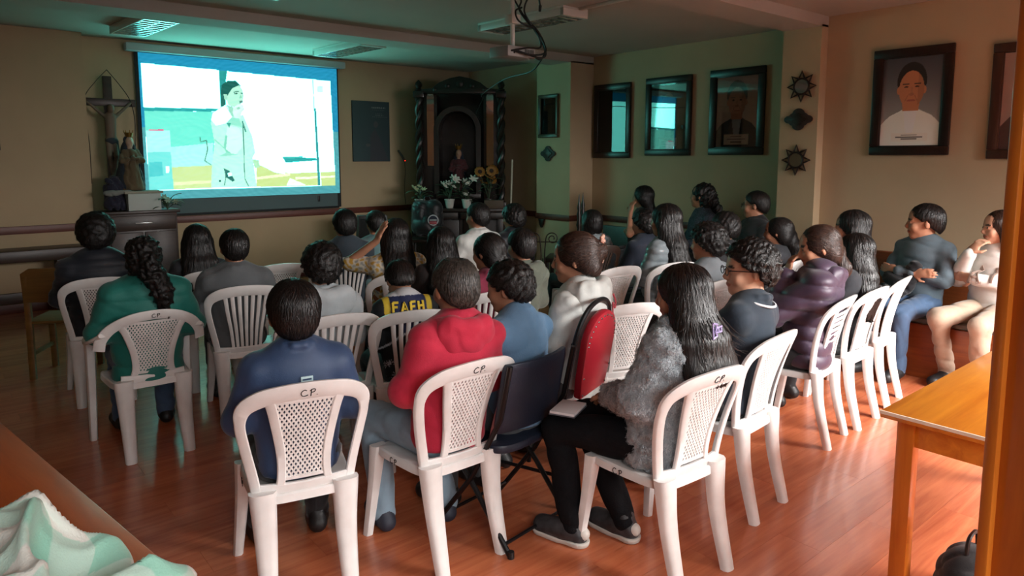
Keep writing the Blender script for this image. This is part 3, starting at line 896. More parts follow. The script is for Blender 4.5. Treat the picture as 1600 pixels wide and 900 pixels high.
def top_prims(q, sk, t):
    """upper garment"""
    s, b = sk['s'], sk['b']; U = sk['U']; P = []; g = t.get('puff', 0.008) + 0.003; fl = (1, 1.36, 1)
    hem = t.get('hem', -0.06)
    P.append(cap(U(0, 0.0, hem + 0.06), sk['bel'], 0.158 * s * b + g, 0.146 * s * b + g, 0.05, S=fl))
    P.append(cap(sk['bel'], sk['ch'], 0.146 * s * b + g, 0.156 * s * b + g, 0.05, S=fl))
    P.append(cap(sk['ch'], sk['uc'], 0.156 * s * b + g, 0.120 * s * b + g, 0.05, S=fl))
    P.append(cap(sk['uc'], sk['nb'], 0.072 * s + g, 0.058 * s + g * 0.4, 0.03))
    for sd in (1, -1):
        P.append(cap(sk['uc'], sk['sh'][sd], 0.066 * s + g * 0.7, 0.056 * s + g, 0.06))
        ln = t.get('sleeve', 1.0)
        if ln > 0:
            el, wr, sh = sk['el'][sd], sk['wr'][sd], sk['sh'][sd]
            r0, r1, r2 = 0.055 * s + g, 0.046 * s + g, 0.036 * s + g * 0.6
            if ln >= 1:
                P.append(cap(sh, el, r0, r1, 0.03)); P.append(cap(el, wr - (wr - el) * 0.05, r1, r2, 0.03))
                if t.get('cuff', True): P.append(cap(wr - (wr - el) * 0.14, wr - (wr - el) * 0.02, r2 * 0.92, r2 * 0.92, 0.008))
            else:
                P.append(cap(sh, sh + (el - sh) * ln, r0, r0 * 0.97 + (r1 - r0) * ln, 0.03))
    if t.get('collar'):
        cz = t['collar']
        for k in range(10):
            a0, a1 = 2 * math.pi * k / 10, 2 * math.pi * (k + 1) / 10
            pt = lambda a: U(0.068 * math.cos(a), -0.028 + 0.066 * math.sin(a), 0.505 + 0.012 * -math.sin(a))
            P.append(cap(pt(a0), pt(a1), 0.014 * s * cz, None, 0.012))
    P.append(pln(U(0, 0, hem), sk['R'] @ np.array([0, 0.0, -1.0])))
    for e in t.get('extra', []): P.append(e(sk))
    return P

def hood_prims(sk, hz=1.0):
    s = sk['s']; U = sk['U']; P = []
    for x in np.linspace(-1, 1, 5):
        P.append(elp(U(x * 0.085 * hz, -0.118 + 0.03 * x * x, 0.43 + 0.025 * x * x), np.array((0.055, 0.032, 0.070)) * s * hz, sk['R'], k=0.04))
    for sd in (1, -1):
        pts = [U(0.0, -0.128, 0.487), U(0.075 * sd, -0.105, 0.500), U(0.108 * sd, -0.03, 0.486), U(0.085 * sd, 0.055, 0.445), U(0.03 * sd, 0.095, 0.40)]
        for a, c in zip(pts[:-1], pts[1:]): P.append(cap(a, c, 0.030 * s * hz, 0.026 * s * hz, 0.03))
    P.append(cap(sk['nb'] - np.array([0, 0, 0.05]), hl(sk, 0, 0.0, -0.03), 0.070 * s, 0.074 * s, 0.012, op='s'))
    return P

def trouser_prims(q, sk, g=0.014):
    s, b = sk['s'], sk['b']; P = []
    P.append(cap(sk['pel'] + np.array([0, -0.01, 0.03]), sk['pel'] + np.array([0, 0.02, 0]), 0.134 * s * b + g * .5, None, 0.05, S=(1, 1.45, 1)))
    for sd in (1, -1):
        P.append(cap(sk['hip'][sd], sk['kn'][sd], 0.086 * s * b + g, 0.060 * s + g, 0.04)); P.append(cap(sk['kn'][sd], sk['an'][sd] + np.array([0, 0, 0.0]), 0.060 * s + g, 0.046 * s + g, 0.03))
    return P

def strokes_on(name, me, lines, w, m, parent, side=-1, lift=0.004, label=None):
    """lettering or trim laid on a garment: polylines of (x,z) pressed onto its back (side -1) or front (+1)"""
    co = np.empty(len(me.vertices) * 3, np.float32); me.vertices.foreach_get('co', co); co = co.reshape(-1, 3)
    mb = MB()
    for ln in lines:
        pts = []
        for a, b in zip(ln[:-1], ln[1:]):
            k = max(2, int(math.hypot(b[0] - a[0], b[1] - a[1]) / 0.008))
            pts += [(a[0] + (b[0] - a[0]) * t, a[1] + (b[1] - a[1]) * t) for t in np.linspace(0, 1, k, endpoint=False)]
        pts.append(ln[-1]); P = []
        for x, z in pts:
            d = (co[:, 0] - x) ** 2 + (co[:, 2] - z) ** 2; c = co[d < 0.014 ** 2]
            if len(c) == 0: c = co[np.argsort(d)[:4]]
            y = (c[:, 1].min() if side < 0 else c[:, 1].max()) + side * lift
            P.append((x, y, z))
        if len(P) > 1: mb.sweep(P, [(w, 0.003)] * len(P), sec=RSEC, up=(0, 1, 0))
    o = mb.build(name, m, parent)
    if label: o['label'] = label
    return o

def shoe_prims(sk, sd):
    a, t = sk['an'][sd], sk['toe'][sd]; d = t - a; d[2] = 0; d = d / (np.linalg.norm(d) + 1e-6)
    heel = np.array([a[0], a[1], t[2] + 0.012]) - d * 0.035
    tz = np.array([t[0], t[1], t[2] + 0.004])
    P = [cap(heel, tz, 0.042, 0.036, 0.03), cap(heel + np.array([0, 0, 0.02]) + d * 0.05, a + np.array([0, 0, 0.012]), 0.044, 0.046, 0.03), cap(heel + d * 0.08, tz - d * 0.01, 0.046, 0.040, 0.03)]
    P.append(pln((0, 0, t[2] - 0.033), (0, 0, -1)))
    return P

def groove(n, amp, sk, seed=0):
    r = np.random.RandomState(seed); c = sk['hc']; ph = r.uniform(0, 6.28, 4)
    def fn(X, Y, Z):
        a = np.arctan2(X - c[0], -(Y - c[1]) + 0.02)
        w = a + 0.05 * np.sin(Z * 23 + ph[0]) + 0.03 * np.sin(Z * 51 + ph[1] + 3 * a)
        return (amp * (np.sin(w * n + ph[2]) * 0.6 + np.sin(w * n * 2.3 + ph[3]) * 0.4)).astype(np.float32) * np.ones_like(Z)
    return fn

def hair_prims(q, sk, hr):
    s, hs = sk['s'], sk['hs']; HR = sk['HR']; U = sk['U']; st = hr['style']; v = hr.get('vol', 1.0); P = []
    e = lambda c, r, k=0.02, op='u': elp(hl(sk, *c), np.array(r) * hs, HR, k=k, op=op)
    def cut(c, n): return pln(hl(sk, *c), HR @ np.array(n, float))
    g = 0.012 * v
    if st in ('short', 'crop', 'curly', 'messy', 'thin'):
        if st in ('curly', 'messy'): g *= 1.9
        if st == 'crop': g *= 0.75
        P.append(e((0, -0.014, 0.032), (0.078 + g, 0.096 + g, 0.084 + g * 1.15)))
        P.append(e((0, -0.055, -0.012), (0.066 + g * .7, 0.055 + g * .8, 0.072)))
        P.append(cut((0, -0.10, -0.080), (0, 0.60, -0.80)))                      # nape to brow line
        P.append(e((0, 0.112, -0.025), (0.072, 0.066, 0.098), 0.012, 's'))
        for sd in (1, -1): P.append(e((0.085 * sd, 0.004, -0.022), (0.022, 0.027, 0.042), 0.006, 's'))
        if st == 'thin': P.append(e((0, -0.03, 0.135), (0.036, 0.045, 0.024), 0.01, 's'))
    else:
        P.append(e((0, -0.016, 0.030), (0.079 + g, 0.098 + g, 0.087 + g)))
        P.append(e((0, -0.052, -0.03), (0.072 + g, 0.058 + g, 0.085)))
        P.append(e((0, 0.120, -0.035), (0.060, 0.080, 0.105), 0.02, 's'))
        P.append(e((0, 0.125, -0.090), (0.090, 0.085, 0.080), 0.02, 's'))
        L = hr.get('len', 0.4); w = hr.get('w', 1.0)
        if st == 'long':
            back = hr.get('back', 0.0); sw = hr.get('sweep', 0.0)
            for i, x in enumerate(np.linspace(-1, 1, hr.get('nc', 11))):
                a = hl(sk, x * 0.070, -0.058 + 0.045 * x * x, -0.01)
                n1 = U(x * 0.085 * w + sw * 0.05, -0.118 - back * 0.6 + 0.045 * x * x, 0.47)
                z1 = U(x * 0.100 * w + sw * L * 0.5, -0.166 - back + 0.035 * x * x, 0.33)
                b_ = U(x * 0.115 * w + sw * L, -0.172 - back + 0.03 * x * x, 0.56 - L - 0.03 * math.sin(4 * x + 1.3 * i))
                P.append(cap(a, n1, 0.038 * hs, 0.034 * s, 0.03)); P.append(cap(n1, z1, 0.034 * s, 0.026 * s, 0.03))
                if L > 0.28: P.append(cap(z1, b_, 0.026 * s, 0.009 * s, 0.03))
            for sd in (1, -1):
                if hr.get('front', True):
                    a = hl(sk, 0.078 * sd, -0.005, -0.01); b_ = U(0.10 * sd, -0.06, 0.40); P.append(cap(a, b_, 0.028 * hs, 0.026 * s, 0.025))
        elif st == 'bob':
            for x in np.linspace(-1, 1, 5):
                a = hl(sk, x * 0.070, -0.045 + 0.035 * x * x, -0.02); b_ = hl(sk, x * 0.080 * w, -0.060 + 0.045 * x * x, -0.02 - L)
                P.append(cap(a, b_, 0.040 * hs, 0.032 * hs, 0.03))
        elif st == 'tail':
            a = hl(sk, *hr.get('at', (0, -0.115, -0.02))); dz = L
            P.append(elp(a, 0.030 * hs, None, k=0.02))
            x0 = hr.get('side', 0.0)
            pts = [a, a + np.array([x0 * 0.3, -0.030, -0.10 * s]), a + np.array([x0 * 0.7, -0.035, -dz * 0.55]), a + np.array([x0, -0.02, -dz])]
            rr = [0.032 * w, 0.045 * w, 0.040 * w, 0.016 * w]
            for i in range(3): P.append(cap(pts[i], pts[i + 1], rr[i] * s, rr[i + 1] * s, 0.03))
            P.append(cut((0, -0.08, -0.092), (0, 0.25, -1)) if False else e((0, 0.05, -0.16), (0.10, 0.10, 0.06), 0.02, 's'))
        elif st == 'bun':
            P.append(elp(hl(sk, *hr.get('at', (0, -0.105, 0.055))), np.array((0.052, 0.045, 0.048)) * hs * w, HR, k=0.012))
            P.append(cut((0, -0.10, -0.090), (0, 0.45, -0.9)))
    return P

from mathutils.kdtree import KDTree
M_strand = {}
for _k, _c, _c2 in (('black', '100e0e', '231e1c'), ('brown', '241813', '4a3024'), ('grey', '1f1d1c', '5a544e')):
    M_strand[_k] = mat('hair_strand_' + _k, _c, rough=0.38, spec=0.5, noise=0.6, nscale=90, color2=_c2)
def hair_strands(me, sk, hr, n, parent, seed, name='hair_strands', material=None):
    """fine locks combed over the hair surface"""
    r = np.random.RandomState(seed); nv = len(me.vertices)
    if nv == 0: return
    co = np.empty(nv * 3, np.float32); me.vertices.foreach_get('co', co); co = co.reshape(-1, 3)
    no = np.empty(nv * 3, np.float32); me.vertices.foreach_get('normal', no); no = no.reshape(-1, 3)
    kd = KDTree(nv)
    for i in range(0, nv, 2): kd.insert(co[i], i)
    kd.balance()
    st = hr['style']; hc = sk['hc']; whorl = hl(sk, 0.012, -0.045, 0.125); tie = hl(sk, *hr.get('at', (0, -0.115, -0.02)))
    crown = hl(sk, 0.02, 0.02, 0.13)
    wob = hr.get('wob', 0.9 if st in ('curly', 'messy') or hr.get('curl') else 0.12); ns = 7 if st == 'long' else 5; step = 0.020 if st == 'long' else 0.012
    if st in ('curly', 'messy') or hr.get('curl'): step = 0.009
    if st == 'fur': ns, step, wob = 4, 0.006, 0.8
    wid = hr.get('sw', 0.0022)
    i = r.randint(nv, size=n); p = co[i].astype(float); nn = no[i].astype(float); d0 = r.normal(size=(n, 3)) * wob; L = []
    down = np.array([[0, 0, -1.0]])
    unit = lambda v: v / (np.linalg.norm(v, axis=1, keepdims=True) + 1e-6)
    for k in range(ns):
        if st in ('long', 'tail', 'bob'): g = down + 5.0 * (p - crown) * (p[:, 2:3] > hc[2] + 0.04)
        elif st == 'bun': g = tie - p
        else: g = (p - whorl) * 8.0 + down * 0.35
        if st in ('tail', 'bun'): g = np.where(p[:, 2:3] > tie[2] - 0.03, tie - p, g)
        g = unit(g) + d0 + r.normal(size=(n, 3)) * wob * 0.5
        g = unit(g - nn * (g * nn).sum(1, keepdims=True))
        sd = np.cross(g, nn); w = wid * (1 - 0.75 * k / (ns - 1)) * r.uniform(0.8, 1.1, (n, 1))
        q = p + nn * ((0.0032 * k if st == 'fur' else 0.0008 + 0.0022 * math.sin(math.pi * k / (ns - 1))) * r.uniform(0.3, 1.2, (n, 1)))
        L.append(np.stack([q - sd * w, q + nn * w * 0.7, q + sd * w], 1))
        if k < ns - 1:
            p = p + g * step * r.uniform(0.8, 1.2, (n, 1))
            j = np.array([kd.find(c)[1] for c in p]); p = 0.5 * p + 0.5 * co[j]; nn = no[j].astype(float)
    V = np.stack(L, 1).reshape(-1, 3); F = []
    b0 = np.arange(n)[:, None] * ns * 3 + np.arange(ns - 1)[None] * 3; b0 = b0.ravel()
    F = np.concatenate([np.stack([b0, b0 + 1, b0 + 4, b0 + 3], 1), np.stack([b0 + 1, b0 + 2, b0 + 5, b0 + 4], 1)])
    o = obj(name, raw_mesh(name, V, F), material or M_strand[hr.get('col', 'black')], parent)
    o['kind'] = 'stuff'
NP = [0]
def person(label, x, y, deg, top, **q):
    """one seated person; parts: body, garment, trousers, shoes, hair and extras"""
    NP[0] += 1; seed = NP[0]
    q['top'] = top
    sk = skeleton(q)
    t = thing('person', label, 'person', (x, y, 0), -math.radians(deg), group=q.get('group', 'seated audience'))
    h = q.get('h', 0.012)
    obj('body', sdf_mesh('body', body_prims(q, sk), q.get('hb', h), color=face_color(sk)), skin(q.get('skin', 'mid')), t)
    tp = q['shirt']
    wr = folds(seed, 0.62 * tp.get('wr', 0.012), 1.15 * tp.get('wl', 0.14), 4, tp.get('wst', (1.0, 1.0, 1.5)))
    if tp.get('quilt'):
        qf = quilt(tp['quilt'], tp.get('qamp', 0.012), sk); disp = lambda X, Y, Z: qf(X, Y, Z) + 0.6 * wr(X, Y, Z)
    elif tp.get('fur'):
        w2 = waves(seed + 50, 0.0030, 0.022, 9); w3 = waves(seed + 51, 0.0065, 0.055, 8); disp = lambda X, Y, Z: w2(X, Y, Z) + w3(X, Y, Z)
    else: disp = wr
    col = tp.get('color_fn'); col2 = (lambda V: col(V, sk)) if col else None
    g = obj(tp.get('name', 'sweater'), sdf_mesh('top', top_prims(q, sk, tp), tp.get('h', h), disp, col2), tp['mat'], t)
    if tp.get('label'): g['label'] = tp['label']
    if tp.get('hood'):
        obj('hood', sdf_mesh('hood', hood_prims(sk, tp['hood']), h, folds(seed + 3, 0.006, 0.12, 3)), tp.get('hood_mat', tp['mat']), t)
    for pn, pr, pm_, pd in tp.get('more', []):
        obj(pn, sdf_mesh(pn, pr(sk), q.get('hm', h), pd), pm_, t)
    if q.get('pants') is not None:
        obj('trousers', sdf_mesh('trousers', trouser_prims(q, sk), max(h, 0.010), folds(seed + 9, 0.010, 0.14, 4)), q['pants'], t)
        for sd in (1, -1):
            obj('shoe', sdf_mesh('shoe', shoe_prims(sk, sd), q.get('hshoe', 0.009)), q.get('shoes', M_shoe), t)
    hr = q.get('hair')
    if hr:
        amp = hr.get('amp', 0.0030 if hr['style'] == 'long' else 0.0012)
        gf = groove(hr.get('n', 34), amp, sk, seed)
        if hr['style'] in ('curly',):
            cw = waves(seed, hr.get('camp', 0.0055), 0.026, 10); disp = cw
        elif hr['style'] == 'messy':
            cw = waves(seed, hr.get('camp', 0.0045), 0.030, 9, (1, 1, .7)); disp = cw
        elif hr.get('curl'):
            cw = waves(seed, 0.010, 0.045, 8); disp = lambda X, Y, Z: cw(X, Y, Z)
        else: disp = gf
        hm_ = sdf_mesh('hair', hair_prims(q, sk, hr), hr.get('h', min(h, 0.010)), disp)
        ho = obj('hair', hm_, HAIRM[hr.get('col', 'black')], t)
        hair_strands(hm_, sk, hr, hr.get('strands', 1500 if h <= 0.0085 else (900 if h <= 0.010 else 400)) * (2 if hr['style'] == 'long' else 1), ho, seed + 200)
    if q.get('glasses'):
        mb = MB()
        for sd in (1, -1):
            ring = [hl(sk, 0.033 * sd + 0.024 * math.cos(a), 0.112, 0.0 + 0.018 * math.sin(a)) for a in np.linspace(0, 2 * math.pi, 17)]
            mb.sweep([tuple(p) for p in ring], 0.0022, sides=5, caps=False)
            mb.sweep([tuple(hl(sk, 0.057 * sd, 0.110, 0.006)), tuple(hl(sk, 0.084 * sd, 0.05, 0.008)), tuple(hl(sk, 0.086 * sd, -0.015, 0.002))], 0.0024, sides=5)
        mb.sweep([tuple(hl(sk, -0.010, 0.113, 0.004)), tuple(hl(sk, 0.010, 0.113, 0.004))], 0.002, sides=5)
        mb.build('glasses', M_black, t)
    return t, sk, g
# ------------------------------------------------------------------ the audience
def at_chair(cx_, cy_, deg, back=0.065):
    a = math.radians(deg); return cx_ - math.sin(a) * back, cy_ - math.cos(a) * back
JEANS = cloth('blue_denim', '3d5573', bscale=300); DARKP = cloth('dark_trousers', '1c1e22'); LDEN = cloth('pale_denim', '8ba3b3', bscale=300)
GREYP = cloth('grey_trousers', '55585c'); BEIGE = cloth('beige_trousers', 'b09a86')

# --- nearest row
NAVYV = cloth('navy_padded_nylon', '2c4468', rough=0.55, bump=0.2)
t, sk, g = person('man in a navy padded vest seated in the nearest chair at left, back to camera', *at_chair(1.09, 2.66, 14), 14, 1.195, build=1.02, hs=1.18, h=0.008, lean=-1,
    shirt=dict(name='vest', mat=NAVYV, collar=1.5, puff=0.014, wr=0.010, wl=0.2), pants=DARKP, hair=dict(style='short', vol=1.25, n=60, h=0.006), armR='wide', armL='wide')
pz = sk['U'](0.02, 0, 0.385)
lab = [[(pz[0] - 0.022, pz[2]), (pz[0] + 0.022, pz[2])]]
strokes_on('brand_label', g.data, lab, 0.011, mat('pale_label', 'b9d4d8', rough=0.5), t, lift=0.003, label='small pale woven label')
strokes_on('label_print', g.data, [[(pz[0] - 0.016, pz[2]), (pz[0] + 0.016, pz[2])]], 0.003, NAVYV, t, lift=0.0065)

RED = cloth('raspberry_fleece', 'c2213f', bump=0.3)
t, sk, g = person('man in a raspberry red hoodie with thinning hair, back to camera', *at_chair(1.68, 2.49, 0), 2, 1.255, build=1.02, h=0.008, hs=1.07, lean=-2, side=3, head=(4, 6, 0),
    shirt=dict(name='hoodie', mat=RED, hood=1.08, puff=0.020, wr=0.018, wl=0.16), pants=LDEN, shoes=mat('navy_sneaker', '2a2f3d', rough=0.6), hair=dict(style='thin', n=70, col='grey', h=0.006),
    legL=dict(kn=(0.15, 0.43, None), an=(0.17, 0.30, 0.085)), legR=dict(an=(0.10, 0.20, 0.085)))
strokes_on('hoodie_lining', g.data, [[(sk['nb'][0] - 0.02, sk['nb'][2] + 0.012), (sk['nb'][0] + 0.03, sk['nb'][2] + 0.016)]], 0.010, mat('grey_lining', 'cfc9c4', rough=0.8), t)

t, sk, g = person('man in a light blue fleece with hands raised, seated on the folding chair', 2.06, 2.39, -10, 1.20, side=5, build=1.05, h=0.007, hs=1.05, lean=10, head=(-20, 8, 0),
    shirt=dict(name='fleece', mat=cloth('light_blue_fleece', '5f86a8', bump=0.5, bscale=150), collar=1.2, puff=0.014, wr=0.012), pants=GREYP,
    armL=dict(el=(0.20, 0.24, 0.22), wr=(0.055, 0.25, 0.44), d=(-0.05, 0.1, 1), n=(-1, 0.1, 0), curl=0.25), armR=dict(el=(0.19, 0.22, 0.24), wr=(0.02, 0.27, 0.43), d=(-0.5, 0.15, 0.8), n=(-0.6, -0.7, 0.1), curl=0.95), hair=dict(style='messy', vol=1.1, h=0.006))

FUR = mat('fluffy_grey_pile', 'aab3b9', rough=1.0, noise=0.25, nscale=40, bump=1.0, bscale=130, bdist=0.012, sheen=0.5)
t, sk, g = person('young woman with long black hair in a fluffy grey coat, seated at centre right', *at_chair(2.31, 1.80, -4, 0.02), -8, 1.255, build=0.98, h=0.008, hs=1.0, head=(-14, 8, 0), lean=-7, side=4,
    shirt=dict(name='coat', mat=FUR, fur=True, puff=0.026, hem=-0.10, label='fluffy grey pile coat', h=0.008), pants=mat('black_leggings', '0d0e12', rough=0.85, bump=0.2, bscale=150, spec=0.2),
    shoes=mat('black_white_sneaker', '4a4a4d', rough=0.5, noise=0.8, nscale=18, color2='16171a'), hair=dict(style='long', len=0.28, w=1.7, nc=19, vol=1.2, sweep=0.30, back=0.030, n=46, amp=0.003, h=0.007, front=True, strands=2600, sw=0.0026),
    legL=dict(kn=(0.15, 0.44, 0.50), an=(0.17, 0.34, 0.085), toe=(0.19, 0.50, 0.035)), legR=dict(kn=(0.05, 0.44, 0.50), an=(0.02, 0.19, 0.085), toe=(0.03, 0.35, 0.035)))
hair_strands(g.data, sk, dict(style='fur', sw=0.0016), 14000, g, 71, 'pile', mat('grey_pile_fibre', 'b9c1c6', rough=0.9, noise=0.5, nscale=60, color2='858d93'))
# lilac claw clip in her hair, loose strands
cc = sk['hc'] + np.array([-0.035, -0.172, -0.115])
mb = MB()
for a, b in [((-0.03, 0.03), (-0.03, -0.03)), ((-0.03, 0.03), (0.0, 0.022)), ((-0.03, -0.03), (0.0, -0.022)), ((0, 0.022), (-0.012, 0)), ((-0.012, 0), (0, -0.022)), ((-0.012, 0.008), (0.035, 0.010)), ((-0.012, -0.008), (0.035, -0.010)), ((0.035, 0.010), (0.035, -0.010)), ((0.012, 0.010), (0.012, -0.010))]:
    mb.sweep([(cc[0] + a[0] * 1.05, cc[1], cc[2] + a[1] * 1.05), (cc[0] + b[0] * 1.05, cc[1] - 0.004, cc[2] + b[1] * 1.05)], 0.0042, sides=6)
mb.build('hair_clip', mat('lilac_plastic', 'a99fd0', rough=0.35), t)['label'] = 'lilac claw hair clip'
mb = MB(); r = np.random.RandomState(5)
for i in range(60):
    x = r.uniform(-0.15, 0.17); z0 = 1.02 + r.uniform(-0.05, 0.05)
    pts = spline([(x * 0.7, -0.20, z0), (x + 0.03, -0.225, z0 - 0.07), (x * 1.25 + 0.09 + r.uniform(-.02, .02), -0.235 + r.uniform(-.01, .01), z0 - 0.10 - r.uniform(0, 0.03))], 4)
    mb.sweep([tuple(p) for p in pts], taper(0.0022, 0.0006, len(pts)), sides=5)
mb.build('loose_hair', M_hair, t)
for sd in (1, -1):
    an, toe = sk['an'][sd], sk['toe'][sd]
    d = toe - an; d[2] = 0; d /= np.linalg.norm(d)
    heel = np.array([an[0], an[1], toe[2] - 0.01]) - d * 0.035; tip = np.array([toe[0], toe[1], toe[2] - 0.01])
    P = [cap(heel, tip, 0.048, 0.042, 0.02), cap(heel + d * 0.1, tip - d * 0.01, 0.050, 0.046, 0.02), pln((0, 0, toe[2] - 0.035), (0, 0, -1)), pln((0, 0, toe[2] - 0.010), (0, 0, 1))]
    obj('shoe_sole', sdf_mesh('shoe_sole', P, 0.006), M_sole, t)
    side = np.cross(d, (0, 0, 1.0))
    obj('shoe_heel', sdf_mesh('shoe_heel', [elp(np.array([an[0], an[1], toe[2] + 0.022]) - d * 0.055, (0.030, 0.030, 0.030), None, 0.01)], 0.006), M_sole, t)
    obj('shoe_toe', sdf_mesh('shoe_toe', [elp(tip + d * 0.012 + np.array([0, 0, 0.014]), (0.032, 0.032, 0.020), None, 0.01)], 0.006), M_sole, t)

t, sk, g = person('young man with glasses and bushy black hair in a dark polo shirt', *at_chair(2.98, 1.93, -4), -8, 1.272, build=0.98, h=0.008, hs=1.06, side=4, head=(-42, 0, 0), glasses=True, skin='light',
    shirt=dict(name='polo_shirt', mat=cloth('dark_blue_cotton', '1b2a38', bump=0.2), sleeve=0.75, collar=1.3, puff=0.012, wr=0.012), pants=DARKP, hair=dict(style='messy', vol=1.3, h=0.006), armR='lap', armL='fwd')
cb = [(sk['nb'][0] + 0.075 * math.sin(a), 0, 0) for a in np.linspace(-1.2, 1.2, 9)]
mb = MB(); U = sk['U']
mb.sweep([tuple(U(0.098 * math.sin(a), -0.03 - 0.098 * math.cos(a), 0.500 - 0.02 * math.cos(a))) for a in np.linspace(-2.0, 2.0, 22)], 0.006, sides=6)
mb.build('collar_trim', mat('white_trim', 'd8dadd', rough=0.7), t)['label'] = 'white zigzag collar trim'

PUR = cloth('purple_nylon_quilt', '3f2e43', rough=0.5, bump=0.15)
t, sk, g = person('woman in a dark purple quilted puffer jacket with tied dark hair', *at_chair(4.06, 2.12, -14), -22, 1.272, build=1.08, side=3, h=0.009, head=(-20, 8, 0),
    shirt=dict(name='puffer_jacket', mat=PUR, quilt=0.085, qamp=0.016, puff=0.034, hood=1.1, hem=-0.10), pants=DARKP, hair=dict(style='tail', len=0.22, w=0.9, vol=1.15, col='brown', at=(0.02, -0.11, -0.03)), armL='chin')

t, sk, g = person('woman with long straight black hair in a dark jacket with furry hood', *at_chair(4.52, 2.13, -8), -8, 1.195, build=0.98, side=9, h=0.009, head=(-8, 0, 0),
    shirt=dict(name='jacket', mat=cloth('near_black_wool', '1f2026'), puff=0.014), pants=DARKP, hair=dict(style='long', len=0.36, vol=1.35, w=1.1, n=50, amp=0.003))
hm = mat('black_faux_fur', '1a1717', rough=0.9, bump=1.0, bscale=90, bdist=0.02)
U = sk['U']; P = [elp(U(0.10, -0.13, 0.36), (0.10, 0.055, 0.065), None, 0.03), elp(U(0.02, -0.15, 0.35), (0.08, 0.05, 0.06), None, 0.03)]
obj('fur_hood', sdf_mesh('fur_hood', P, 0.008, waves(3, 0.006, 0.025, 8)), hm, t)

# --- bench on the right
t, sk, g = person('man in a slate grey sweater with folded arms on the wooden bench', 6.06, 2.16, -78, 1.295, build=1.06, h=0.008, hs=1.17, head=(52, 0, 0), skin='mid', lean=-4,
    shirt=dict(name='sweater', mat=cloth('slate_knit', '586872', bump=0.6, bscale=180), puff=0.014, collar=1.1, wr=0.016), pants=JEANS, armR='fold', armL='fold', hair=dict(style='short', vol=1.1, n=36, amp=0.003), seat=0.46)
jm = cloth('black_jacket_cloth', '14151a'); U = sk['U']
P = [elp(U(0.05, 0.19, 0.16), (0.16, 0.07, 0.08), None, 0.03), elp(U(-0.06, 0.19, 0.27), (0.07, 0.05, 0.07), None, 0.03), elp(U(0.06, 0.22, 0.08), (0.14, 0.10, 0.06), None, 0.03)]
jo = sdf_mesh('held_jacket', P, 0.010, folds(8, 0.02, 0.07, 4))
hj = obj('folded_jacket', jo, jm); hj.location = t.location; hj.rotation_euler = t.rotation_euler
tag(hj, 'bunched black jacket held in the arms of the man on the bench', 'jacket')

WHT = cloth('white_sweatshirt_fleece', 'dcd8d2', bump=0.3)
t, sk, g = person('woman in a white sweatshirt lettered A, hand at her mouth, on the bench', 6.12, 1.66, -82, 1.285, build=0.98, h=0.0075, hs=1.08, head=(42, 0, 0), skin='light', lean=-3,
    shirt=dict(name='sweatshirt', mat=WHT, puff=0.018, wr=0.016), pants=BEIGE, armR=dict(el=(0.235, 0.10, 0.21), wr=(0.10, 0.22, 0.43), d=(-0.45, -0.30, 0.85), n=(-0.4, -1, 0), curl=0.9), armL='fold',
    hair=dict(style='bob', len=0.12, col='brown'), seat=0.46, legR=dict(kn=(0.16, 0.46, None), an=(0.13, 0.34, 0.085)), legL=dict(kn=(0.13, 0.48, None), an=(0.12, 0.40, 0.085)))
c0 = sk['U'](0.045, 0, 0.285); A = lambda pts: [(c0[0] + x * 0.055, c0[2] + z * 0.055) for x, z in pts]
strokes_on('letter', g.data, [A([(0.6, -1), (0, 1), (-0.6, -1)]), A([(0.36, -0.25), (-0.36, -0.25)]), A([(0.85, -1), (0.35, -1)]), A([(-0.85, -1), (-0.35, -1)])], 0.010, cloth('brown_felt', '9a8478'), t, side=1, label='brown applique letter A')
strokes_on('letter', g.data, [[(c0[0] - 0.10, c0[2] - 0.05), (c0[0] - 0.10, c0[2] + 0.05), (c0[0] - 0.14, c0[2] + 0.05)]], 0.010, cloth('brown_felt', '9a8478'), t, side=1)

BLK = cloth('black_cotton', '15161a'); DNAVY = cloth('deep_navy_cotton', '1a2333')
person('woman in black, hand at her mouth, on the bench under the first portrait', 6.62, 5.50, -62, 1.335, h=0.011, hs=1.05, head=(45, -4, 0), shirt=dict(name='blouse', mat=BLK, sleeve=0.5), pants=DARKP, armL='chin', armR='fold', hair=dict(style='long', len=0.22, vol=1.1, front=False), seat=0.45, skin='mid')
person('woman in patterned black with a dark ponytail, under the middle portrait', 6.62, 4.66, -55, 1.385, h=0.011, hs=1.05, head=(38, -8, 0), shirt=dict(name='blouse', mat=mat('dark_patterned_cotton', '17181f', rough=0.8, noise=0.9, nscale=60, color2='4a4e5e'), puff=0.012), pants=DARKP, hair=dict(style='tail', len=0.16, w=1.1, curl=True, vol=1.2), seat=0.46, skin='mid')
person('man in black with glasses beside the pilaster, looking at the screen', 6.42, 3.88, -62, 1.33, h=0.011, hs=1.08, head=(40, 0, 0), glasses=True, build=1.08, shirt=dict(name='shirt', mat=BLK, puff=0.012), pants=DARKP, armR='fold', armL='fold', hair=dict(style='short', vol=1.2), seat=0.45, skin='mid')

